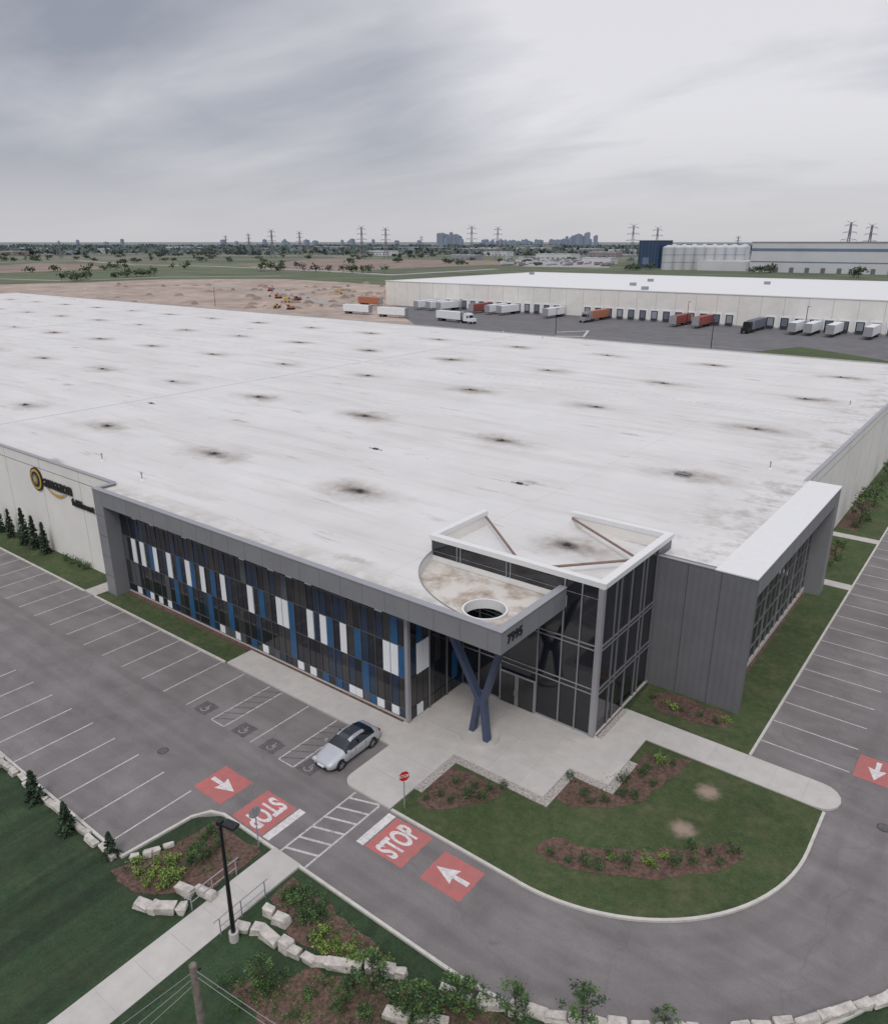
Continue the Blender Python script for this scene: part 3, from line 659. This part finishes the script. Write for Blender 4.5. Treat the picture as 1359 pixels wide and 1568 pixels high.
# ---------------- armour stones ----------------
def stones(path,name='stone_retaining_wall',L=1.1,Wd=.55,Hh=.45,gap=.06,seed=1):
    rr=random.Random(seed); bm=bmesh.new()
    for i in range(len(path)-1):
        p=Vector(path[i]);q=Vector(path[i+1]);d=q-p;tot=d.length;a=math.atan2(d.y,d.x);t=0
        while t<tot-.2:
            l=min(L*rr.uniform(.6,1.35),tot-t+.2); c=p+d.normalized()*(t+l/2)
            r=bmesh.ops.create_cube(bm,size=1); vs=r['verts']
            hh=Hh*rr.uniform(.75,1.2); ww=Wd*rr.uniform(.75,1.2)
            for v in vs: v.co=Vector((v.co.x*(l-gap)+rr.uniform(-.07,.07),v.co.y*ww+rr.uniform(-.07,.07),(v.co.z+.5)*hh+rr.uniform(-.04,.04)))
            m=Matrix.Translation((c.x+rr.uniform(-.08,.08),c.y+rr.uniform(-.08,.08),0))@Matrix.Rotation(a+rr.uniform(-.12,.12),4,'Z'); bmesh.ops.transform(bm,matrix=m,verts=vs)
            t+=l
    bmesh.ops.bevel(bm,geom=bm.edges[:],offset=.04,segments=1,affect='EDGES')
    for v in bm.verts: v.co+=Vector((rr.gauss(0,.012),rr.gauss(0,.012),rr.gauss(0,.012)))
    me=bpy.data.meshes.new(name); bm.to_mesh(me); bm.free(); me.materials.append(M['stone'])
    o=bpy.data.objects.new(name,me); sc.collection.objects.link(o)
stones([(-60,14.05),(-32.3,14.05)],L=.9,Wd=.35,Hh=.3,seed=2)
stones([g(198,1318),g(225,1312),g(262,1296)],L=.7,Wd=.35,Hh=.3,seed=3)
stones([g(208,1385),g(240,1395),g(280,1396)],L=1.1,Wd=.6,Hh=.45,seed=4); stones([g(272,1362),g(300,1370),g(335,1382)],L=.9,Wd=.45,Hh=.4,seed=5)
stones([g(360,1420),g(400,1428),g(440,1455),g(480,1475),g(530,1482),g(580,1488),g(630,1500)],L=.95,Wd=.5,Hh=.42,seed=7)
stones([g(405,1395),g(445,1418)],L=.9,Wd=.45,Hh=.4,seed=8)
stones([g(670,1515),g(740,1538),g(830,1556),g(930,1572),g(1050,1582),g(1180,1575),g(1270,1560),g(1400,1515)],L=.9,Wd=.42,Hh=.38,seed=9)
stones([g(590,1555),g(680,1572)],L=1.1,Wd=.5,Hh=.45,seed=10)
# ---------------- vegetation ----------------
def rquad(b,c,s,k,rr,flat=.0):
    n=Vector((rr.gauss(0,1),rr.gauss(0,1),rr.gauss(0,1)+flat)).normalized(); u=n.orthogonal().normalized(); a=rr.uniform(0,6.28)
    v=n.cross(u); u2=u*math.cos(a)+v*math.sin(a); v2=n.cross(u2)
    b.face([c-u2*s,c-v2*s*.55,c+u2*s,c+v2*s*.55],k)
def shrub_mesh(seed,r,h,ks,n=260,leaf=.075):
    rr=random.Random(seed); b=MB()
    for i in range(7):
        a=rr.uniform(0,6.28); b.cyl((0,0,0),(math.cos(a)*r*.6,math.sin(a)*r*.6,h*rr.uniform(.5,.9)),.02,.006,5,'bark',False)
    cl=[(Vector((rr.uniform(-1,1)*r*.7,rr.uniform(-1,1)*r*.7,h*rr.uniform(.3,.85))),rr.choice(ks)) for _ in range(11)]
    for c,k in cl:
        for i in range(n//11):
            d=Vector((rr.gauss(0,1),rr.gauss(0,1),rr.gauss(0,1)))*(r*.24); p=c+d; p.z=max(.03,p.z); rquad(b,p,leaf*rr.uniform(.7,1.4),k if rr.random()<.75 else rr.choice(ks),rr,.6)
    o=b.build('shrub'); me=o.data; bpy.data.objects.remove(o); return me
shr=[shrub_mesh(i,.55,.7,['leafd','leafm','leafm'],230,.065) for i in range(3)]
shl=[shrub_mesh(10+i,.42,.5,['lime','leafl','lime'],240,.06) for i in range(3)]
shg=[shrub_mesh(20+i,.7,.95,['leafd','leafm','leafl'],420,.07) for i in range(3)]
def put(lst,meshes,name='shrub',z=.1,s=1.0,jit=0):
    for px,py in lst:
        x,y=g(px,py); inst(random.choice(meshes),name,(x,y,z),random.uniform(0,6.28),s*random.uniform(.7,1.25))
put([(650,1228),(672,1222),(690,1230),(715,1225),(738,1225),(752,1214),(700,1200),(725,1208),(768,1210)],shr,s=.66)
put([(872,1195),(893,1220),(925,1230),(953,1220),(990,1178),(1012,1168),(1000,1205),(972,1226),(985,1190),(955,1200),(1030,1175),(905,1232)],shr,s=.68)
put([(845,1312),(870,1322),(895,1328),(935,1312),(960,1328),(1030,1325),(1060,1322),(1085,1310),(1120,1308),(1060,1305),(915,1332),(1100,1325)],shr,s=.68)
put([(990,1322),(1000,1330),(1015,1318),(935,1318)],shl,s=.8)
put([(1018,1080),(1030,1088),(1110,1108),(1012,1170)],shl,s=.8); put([(1000,1072),(1095,1110),(1045,1092),(1070,1100)],shr,s=.55)
put([(215,1340),(240,1325),(265,1322),(225,1355),(250,1358),(270,1345),(212,1322),(255,1340),(235,1342)],shl,z=.02,s=.85)
put([(300,1305),(318,1310),(308,1290),(335,1295),(295,1322),(325,1280)],shg,z=.02,s=.62)
put([(440,1375),(455,1385),(470,1380),(485,1395),(475,1410),(450,1368),(465,1400),(495,1405)],shg,z=.02,s=.6)
put([(500,1428),(515,1445),(495,1455),(540,1455),(565,1468),(520,1460),(545,1475),(590,1480),(490,1440)],shl,z=.02,s=.9)
put([(400,1515),(415,1520),(470,1530),(520,1548),(620,1548),(645,1555),(670,1545),(560,1560)],shg,z=.02,s=.65)
put([(430,1500),(540,1510),(360,1540),(455,1555),(600,1530),(345,1512)],shr,z=.02,s=.6)
# loose perennials and weeds in the near beds
def weeds(area,n,seed,ks):
    rr=random.Random(seed); b=MB(); (ax,ay),(bx,by),(cx_,cy_),(dx_,dy_)=[g(*p) for p in area]
    for i in range(n):
        u,v=rr.random(),rr.random(); x=(ax*(1-u)+bx*u)*(1-v)+(dx_*(1-u)+cx_*u)*v; y=(ay*(1-u)+by*u)*(1-v)+(dy_*(1-u)+cy_*u)*v
        k=rr.choice(ks); sp=rr.uniform(.05,.16)
        for j in range(rr.randint(5,14)): rquad(b,Vector((x+rr.gauss(0,sp),y+rr.gauss(0,sp),.04+rr.random()*.14)),rr.uniform(.025,.06),k,rr,.8)
    b.build('ground_plants')
weeds([(350,1490),(640,1500),(820,1580),(420,1580)],420,1,['leafd','leafm','leafm','leafl'])
weeds([(420,1370),(470,1350),(600,1465),(470,1450)],160,2,['leafd','leafm','leafl'])
weeds([(180,1330),(320,1265),(390,1310),(240,1365)],110,3,['leafd','leafm','leafl'])
weeds([(830,1295),(1130,1300),(1110,1330),(840,1325)],110,4,['leafd','leafm'])
weeds([(860,1195),(1050,1165),(1000,1225),(870,1235)],100,5,['leafd','leafm'])
weeds([(650,1215),(700,1185),(770,1210),(680,1238)],60,6,['leafd','leafm'])
def tree_mesh(seed,h,cr,ks,n=1400,leaf=.11,base=.3):
    rr=random.Random(seed); b=MB(); b.cyl((0,0,0),(0.05,0,h*.55),h*.014+.01,h*.01,8,'bark',False); b.cyl((.05,0,h*.55),(0,.04,h*.93),h*.01,.008,6,'bark',False)
    cl=[]
    for i in range(22):
        t=base+(1-base)*(i+.5)/22; a=i*2.4+rr.uniform(-.4,.4); rad=cr*math.sin(math.pi*min(.97,max(.12,(t-base)/(1-base)*.85+.12)))*rr.uniform(.45,1.15)
        p=Vector((math.cos(a)*rad,math.sin(a)*rad,h*t)); b.cyl((0,0,h*max(.15,t-.18)),p,.018+h*.002,.006,5,'bark',False); cl.append((p,rr.choice(ks)))
    for c,k in cl:
        for j in range(n//22):
            d=Vector((rr.gauss(0,1),rr.gauss(0,1),rr.gauss(0,.8)))*cr*.15; rquad(b,c+d,leaf*rr.uniform(.7,1.4),k if rr.random()<.8 else rr.choice(ks),rr,.5)
    o=b.build('t'); me=o.data; bpy.data.objects.remove(o); return me
def conifer_mesh(seed,h,r,n=22):
    rr=random.Random(seed); b=MB(); b.cyl((0,0,0),(0,0,h),h*.02+.02,.008,8,'bark',False)
    for l in range(n):
        t=l/(n-1); z=h*(.06+.92*t); rad=r*(1-t)**.85+.04
        for k in range(int(9-4*t)):
            a=rr.uniform(0,6.28); L=rad*rr.uniform(.75,1.12); tip=Vector((math.cos(a)*L,math.sin(a)*L,z-L*.22)); o0=Vector((0,0,z)); b.cyl(o0,tip,.012,.004,4,'bark',False)
            for q in range(6):
                p=o0.lerp(tip,.25+.75*(q+.5)/6)+Vector((rr.gauss(0,.03),rr.gauss(0,.03),rr.gauss(0,.02))); rquad(b,p,(.07+.1*r)*rr.uniform(.7,1.2),rr.choice(['needle','needle','needle2']),rr,1.5)
    o=b.build('t'); me=o.data; bpy.data.objects.remove(o); return me
dec=[tree_mesh(i+50,3.0,1.05,['leafm','leafl','leafd'],950,.08,.22) for i in range(4)]
con=[conifer_mesh(i+70,2.6,.8) for i in range(3)]
col=[conifer_mesh(i+80,4.0,.75,30) for i in range(2)]
for px,py,s in ((63,1222,.8),(113,1268,.75),(180,1306,.6),(-20,1190,1)):
    x,y=g(px,py); inst(random.choice(con),'spruce_tree',(x,y-.3,0),random.uniform(0,6),s)
for px,py,s in ((28,808,.85),(47,832,1.0),(60,840,.9),(80,846,.85),(38,818,.8),(-15,800,1)):
    x,y=g(px,py); inst(random.choice(col),'cedar_tree',(x,min(y,31.9),.1),random.uniform(0,6),s)
for X in (-72,-70.8,-69.5,-68.4,-78.5,-82): inst(random.choice(shr),'shrub',(X,32.2,.1),X,.9)
for px,py,s in ((402,1510,.6),(572,1520,.75),(632,1562,.7),(700,1545,.62),(722,1552,.6),(788,1562,.66),(890,1570,.72),(1015,1580,.45),(310,1322,.42),(655,1575,.6),(530,1535,.4)):
    x,y=g(px,py); inst(random.choice(dec),'young_tree',(x,y,0),random.uniform(0,6),s)
for X,Y,s in ((-11.6,92,1.25),(-11.4,99,1.1),(-11.7,80,.6),(-11.5,112,1.2)):
    inst(random.choice(dec),'broadleaf_tree',(X,Y,.1),random.uniform(0,6),s)
for X,Y in ((-11.6,77),(-11.2,79),(-11.6,83),(-11.7,90),(-11.0,93.5),(-12,75.5)): inst(random.choice(shg),'shrub',(X,Y,.1),0,.8)
# ---------------- distance ----------------
def zone(name,pts,k,z=.03):
    b=MB(); b.prism(rag([g(*p) for p in pts],25,3),z,z,k); b.build(name)
zone('bare_soil',[(-60,448),(-60,437),(120,433),(250,428),(430,427),(600,437),(605,475),(645,500),(400,500),(100,480)],'tan',.03)
zone('bare_soil',[(380,408),(480,396),(760,399),(800,404),(620,410),(520,416),(400,413)],'soil',.04)
zone('bare_soil',[(-60,410),(60,403),(140,405),(160,412),(60,416),(-60,420)],'soil',.04)
zone('field',[(-80,436),(-80,421),(200,415),(600,424),(600,436),(430,426),(250,427),(120,432)],'fgreen',.04)
zone('field',[(200,413),(200,408),(470,415),(600,420),(600,423),(420,419)],'fgreen',.045)
zone('loading_yard',[(760,401),(900,398),(940,400),(930,410),(800,408)],'farroad',.05)
def road(pts,w,z=.06):
    b=MB(); b.strip([g(*p) for p in pts],w,z,z,'farroad'); b.build('distant_road')
road([(-100,404),(120,399),(200,405),(330,408),(480,414),(600,421),(760,412)],14,.06)
road([(-100,424),(100,430),(260,424),(430,423)],7,.07)
road([(-50,392),(200,388),(420,392),(760,391),(1000,396)],25,.08)
road([(300,436),(420,445),(520,470),(560,480)],6,.09)
rr=random.Random(21)
def masstrees(name,pts_,k,seed,nl=34):
    rr=random.Random(seed); b=MB()
    for (x,y,h,w) in pts_:
        b.cyl((x,y,0),(x,y,h*.5),h*.03,h*.02,4,'bark',False)
        cs=[Vector((x+rr.uniform(-.35,.35)*w,y+rr.uniform(-.35,.35)*w,h*rr.uniform(.4,.85))) for _ in range(5)]
        for i in range(nl):
            c=rr.choice(cs); p=c+Vector((rr.gauss(0,.2)*w,rr.gauss(0,.2)*w,rr.gauss(0,.12)*h)); p.z=max(.5,p.z); rquad(b,p,w*.16*rr.uniform(.7,1.3),k,rr,.3)
    b.build(name)
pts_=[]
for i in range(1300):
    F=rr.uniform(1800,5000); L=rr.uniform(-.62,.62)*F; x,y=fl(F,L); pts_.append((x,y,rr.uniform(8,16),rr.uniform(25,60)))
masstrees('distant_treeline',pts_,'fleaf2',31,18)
pts_=[]
for i in range(60):
    F=rr.uniform(1000,1700); L=rr.uniform(-.62,.5)*F; x,y=fl(F,L); pts_.append((x,y,rr.uniform(5,8),rr.uniform(8,14)))
for p0,p1,n in (((95,431),(245,422),12),((400,416),(455,412),5),((180,406),(240,398),7),((0,393),(130,387),24),((430,390),(700,387),50),((940,416),(1000,412),6),((1140,420),(1190,417),6),((1290,426),(1320,425),3),((700,393),(960,391),20),((600,402),(700,404),7),((0,401),(90,399),10),((230,392),(400,390),24),((0,419),(200,413),8),((250,411),(590,419),14),((540,395),(660,396),12)):
    for i in range(n):
        t=rr.random(); x,y=g(p0[0]+(p1[0]-p0[0])*t+rr.uniform(-4,4),p0[1]+(p1[1]-p0[1])*t+rr.uniform(-.6,.6)); F=math.hypot(x,y); s=min(1,F/800); pts_.append((x,y,rr.uniform(5,9)*s+.5,rr.uniform(5,10)*s+1))
masstrees('distant_trees',pts_,'fleaf',32,60)
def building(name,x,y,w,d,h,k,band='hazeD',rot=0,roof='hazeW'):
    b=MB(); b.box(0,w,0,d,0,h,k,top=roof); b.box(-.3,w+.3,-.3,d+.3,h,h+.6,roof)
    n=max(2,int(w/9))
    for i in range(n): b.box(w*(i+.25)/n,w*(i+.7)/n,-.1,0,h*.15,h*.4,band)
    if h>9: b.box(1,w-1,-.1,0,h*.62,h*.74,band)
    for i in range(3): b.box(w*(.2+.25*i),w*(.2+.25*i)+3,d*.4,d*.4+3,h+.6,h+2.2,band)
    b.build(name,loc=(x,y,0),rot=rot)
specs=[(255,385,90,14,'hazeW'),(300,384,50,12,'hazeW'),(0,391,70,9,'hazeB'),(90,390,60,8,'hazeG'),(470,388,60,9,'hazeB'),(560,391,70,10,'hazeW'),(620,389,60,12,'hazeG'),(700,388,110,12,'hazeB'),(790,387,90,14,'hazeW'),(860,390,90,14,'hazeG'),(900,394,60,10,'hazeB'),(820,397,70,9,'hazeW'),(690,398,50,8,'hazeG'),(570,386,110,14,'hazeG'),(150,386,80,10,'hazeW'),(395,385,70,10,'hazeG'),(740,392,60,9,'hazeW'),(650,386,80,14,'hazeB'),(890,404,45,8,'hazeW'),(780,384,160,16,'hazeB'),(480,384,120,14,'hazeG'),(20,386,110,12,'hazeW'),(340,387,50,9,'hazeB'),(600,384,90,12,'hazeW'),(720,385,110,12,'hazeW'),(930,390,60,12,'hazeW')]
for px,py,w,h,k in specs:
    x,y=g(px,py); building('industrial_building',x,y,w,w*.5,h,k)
b=MB()
for i in range(90):
    x,y=g(rr.uniform(765,935),rr.uniform(396,408)); b.box(x,x+2.6,y,y+14,1.1,4,rr.choice(['hazeW','hazeW','hazeB','hazeG'])); b.box(x+.4,x+2.2,y+1,y+13,.3,1.1,'hazeD')
b.build('parked_trailers')
x,y=g(975,410); 
b=MB(); b.box(0,26,0,40,0,31,'nblue'); b.box(6,14,-.2,0,4,12,'bblue'); b.box(26,40,5,40,0,26,'nblue'); b.box(-.3,26.3,-.3,40.3,31,31.6,'hazeD')
for i in range(6): b.box(4.2*i,4.2*i+.3,-.15,0,0,31,'hazeD')
b.build('blue_plant_building',loc=(x,y,0))
TK=empty('storage_silos'); b=MB()
for i in range(8):
    x,y=g(1020+15.5*i,413); r=6.4; b.cyl((x,y,0),(x,y,24),r,r,20,'tank'); b.cyl((x,y,24),(x,y,26.5),r,1,20,'tank'); b.cyl((x,y,8),(x,y,8.4),r+.2,r+.2,20,'hazeG'); b.cyl((x,y,16),(x,y,16.4),r+.2,r+.2,20,'hazeG')
    b.cyl((x,y+16,0),(x,y+16,25),r,r,20,'tank'); b.cyl((x,y+16,25),(x,y+16,27.5),r,1,20,'tank')
b.build('silo_tanks',TK)
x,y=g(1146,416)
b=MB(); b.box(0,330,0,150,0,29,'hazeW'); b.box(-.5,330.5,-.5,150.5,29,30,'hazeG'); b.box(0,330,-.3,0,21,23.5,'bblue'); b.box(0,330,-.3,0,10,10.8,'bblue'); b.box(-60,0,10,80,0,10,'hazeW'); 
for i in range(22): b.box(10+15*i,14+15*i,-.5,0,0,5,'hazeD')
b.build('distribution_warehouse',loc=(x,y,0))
b=MB()
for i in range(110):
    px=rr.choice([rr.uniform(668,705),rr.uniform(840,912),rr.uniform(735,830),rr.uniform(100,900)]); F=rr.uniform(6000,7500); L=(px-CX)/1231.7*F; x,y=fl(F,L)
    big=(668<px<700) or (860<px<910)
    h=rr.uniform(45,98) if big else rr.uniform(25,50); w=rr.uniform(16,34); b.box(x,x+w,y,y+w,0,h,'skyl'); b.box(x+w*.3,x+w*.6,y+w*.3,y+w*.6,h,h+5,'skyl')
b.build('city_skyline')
def pylon(px,ytop,F):
    d=RC@Vector(((px-CX)/FPX,-(ytop-CY)/FPX,-1)); fwd=-d.x*math.sin(YAW)+d.y*math.cos(YAW); s=F/fwd; x,y,h=d.x*s,d.y*s,H+d.z*s
    b=MB(); t=.32 if F<1300 else .42
    def leg(p,q,w=t): b.cyl(p,q,w,w,4,'pyl',False)
    ws=[(0,h*.09),(.35*h,h*.05),(.6*h,h*.022),(h,h*.012)]
    for (z0,w0),(z1,w1) in zip(ws[:-1],ws[1:]):
        for sx,sy in((-1,-1),(1,-1),(1,1),(-1,1)): leg((sx*w0,sy*w0,z0),(sx*w1,sy*w1,z1))
        for s in(-1,1):
            leg((-w0,s*w0,z0),(w1,s*w1,z1),t*.6); leg((w0,s*w0,z0),(-w1,s*w1,z1),t*.6); leg((s*w0,-w0,z0),(s*w1,w1,z1),t*.6)
    for z,a in((.62*h,.17*h),(.78*h,.15*h),(.93*h,.13*h)):
        for s in(-1,1):
            leg((0,0,z+h*.03),(s*a,0,z),t*.8); leg((0,0,z-h*.01),(s*a,0,z),t*.8); leg((s*a,0,z),(s*a,0,z-h*.04),t*.5)
    for s in(-1,1): leg((0,0,h*.97),(s*h*.10,0,h*1.03),t*.7)
    b.build('transmission_tower',loc=(x,y,0),rot=R(30))
for px,yt,F in ((380,358,1900),(415,352,1500),(458,355,1700),(553,347,1400),(590,349,1450),(722,346,1400),(762,348,1500),(970,344,1050),(1007,348,1080),(1303,340,950),(1335,344,980),(345,361,2100),(90,369,1500),(645,362,2400),(690,364,2400),(1130,362,1700)): pylon(px,yt,F)
def excavator(px,py,k,rot):
    x,y=g(px,py); e=empty('excavator',(x,y,0)); e.rotation_euler=(0,0,rot); e.scale=(.75,.75,.75); b=MB()
    for s in(-1,1): b.box(s*1.3-.3,s*1.3+.3,-2.2,2.2,.05,.95,'rubber'); b.cyl((s*1.3-.3,-2.2,.5),(s*1.3+.3,-2.2,.5),.45,.45,10,'rubber')
    b.box(-1.3,1.3,-2.2,1.4,1.1,2.3,k); b.box(-1.3,-.3,.2,1.8,1.1,3.1,k); b.box(-1.31,-.29,.5,1.81,2.0,2.9,'glass'); b.cyl((.3,1.2,1.8),(.3,4.6,4.6),.28,.22,6,k); b.cyl((.3,4.6,4.6),(.3,6.8,2.2),.2,.15,6,k); b.box(-.3,.9,6.3,7.3,1.0,2.2,'joint'); b.build('machine',e)
for px,py,k,a in ((414,446,'rred',.5),(426,457,'orange',2),(440,463,'yellow',1),(455,460,'rred',3),(423,472,'yellow',4),(445,474,'orange',2.2),(520,450,'yellow',1)): excavator(px,py,k,a)
b=MB()
for i in range(150):
    x,y=g(rr.choice([rr.uniform(375,600),rr.uniform(500,600),rr.uniform(100,600)]),rr.uniform(434,474)); w=rr.uniform(1,4)
    b.cyl((x,y,0),(x,y,rr.uniform(.5,1.6)),w,w*.35,7,rr.choice(['soil','tan','soil']))
b.build('soil_piles')
# ---------------- light & sky ----------------
wd=bpy.data.worlds.new("World"); sc.world=wd; wd.use_nodes=True; nt=wd.node_tree; nt.nodes.clear()
out=nd(nt,'ShaderNodeOutputWorld'); sky=nd(nt,'ShaderNodeTexSky',sky_type='NISHITA'); sky.sun_disc=False
bg1=nd(nt,'ShaderNodeBackground'); bg1.inputs['Strength'].default_value=.09; nt.links.new(sky.outputs[0],bg1.inputs[0])
tc=nd(nt,'ShaderNodeTexCoord'); D=tc.outputs['Generated']; sx=nd(nt,'ShaderNodeSeparateXYZ'); nt.links.new(D,sx.inputs[0])
zc=mth(nt,'MAXIMUM',sx.outputs[2],0); za=mth(nt,'ADD',zc,.15)
cb=nd(nt,'ShaderNodeCombineXYZ'); nt.links.new(mth(nt,'DIVIDE',sx.outputs[0],za),cb.inputs[0]); nt.links.new(mth(nt,'DIVIDE',sx.outputs[1],za),cb.inputs[1]); cb.inputs[2].default_value=3.7
n1=noise(nt,mapping(nt,cb.outputs[0],(.34,.80,1),-YAW-R(3)),1.0,6,.5,.5)
n2=noise(nt,mapping(nt,cb.outputs[0],(1.1,2.0,1),-YAW-R(3)),1.0,6,.5,.5)
az=YAW-R(17); dt=nd(nt,'ShaderNodeVectorMath',operation='DOT_PRODUCT'); nt.links.new(D,dt.inputs[0]); dt.inputs[1].default_value=(-math.sin(az)*math.cos(R(9)),math.cos(az)*math.cos(R(9)),math.sin(R(9)))
su=mth(nt,'ADD',mth(nt,'ADD',n1,maprange(nt,dt.outputs['Value'],.93,1,-.04,.22,True)),mth(nt,'MULTIPLY',mth(nt,'SUBTRACT',n2,.5),.26))
rp=nd(nt,'ShaderNodeValToRGB'); e=rp.color_ramp.elements; e[0].position=.36; e[0].color=(.31,.33,.39,1); e[1].position=.74; e[1].color=(.78,.77,.80,1)
x=e.new(.53); x.color=(.50,.505,.555,1); nt.links.new(su,rp.inputs['Fac'])
mx=nd(nt,'ShaderNodeMix',data_type='RGBA'); nt.links.new(maprange(nt,zc,.0,.15,.92,0,True),mx.inputs['Factor']); nt.links.new(rp.outputs[0],mx.inputs['A']); mx.inputs['B'].default_value=(.60,.595,.625,1)
bg2=nd(nt,'ShaderNodeBackground'); nt.links.new(mx.outputs['Result'],bg2.inputs[0]); nt.links.new(maprange(nt,zc,.38,.9,1,1.85),bg2.inputs[1])
ms=nd(nt,'ShaderNodeMixShader'); ms.inputs[0].default_value=.92; nt.links.new(bg1.outputs[0],ms.inputs[1]); nt.links.new(bg2.outputs[0],ms.inputs[2]); nt.links.new(ms.outputs[0],out.inputs[0])
sl=bpy.data.lights.new('sun','SUN'); sl.energy=1.3; sl.angle=R(20); sl.color=(1,.96,.92); so=bpy.data.objects.new('sun',sl); sc.collection.objects.link(so)
dirv=Vector((.35,-.7,1.0)).normalized(); so.rotation_euler=dirv.to_track_quat('Z','Y').to_euler(); so.location=(0,0,80)
sky.sun_elevation=math.asin(dirv.z); sky.sun_rotation=math.atan2(dirv.x,dirv.y)
sc.view_settings.view_transform='Standard'; sc.view_settings.look='None'; sc.view_settings.exposure=0
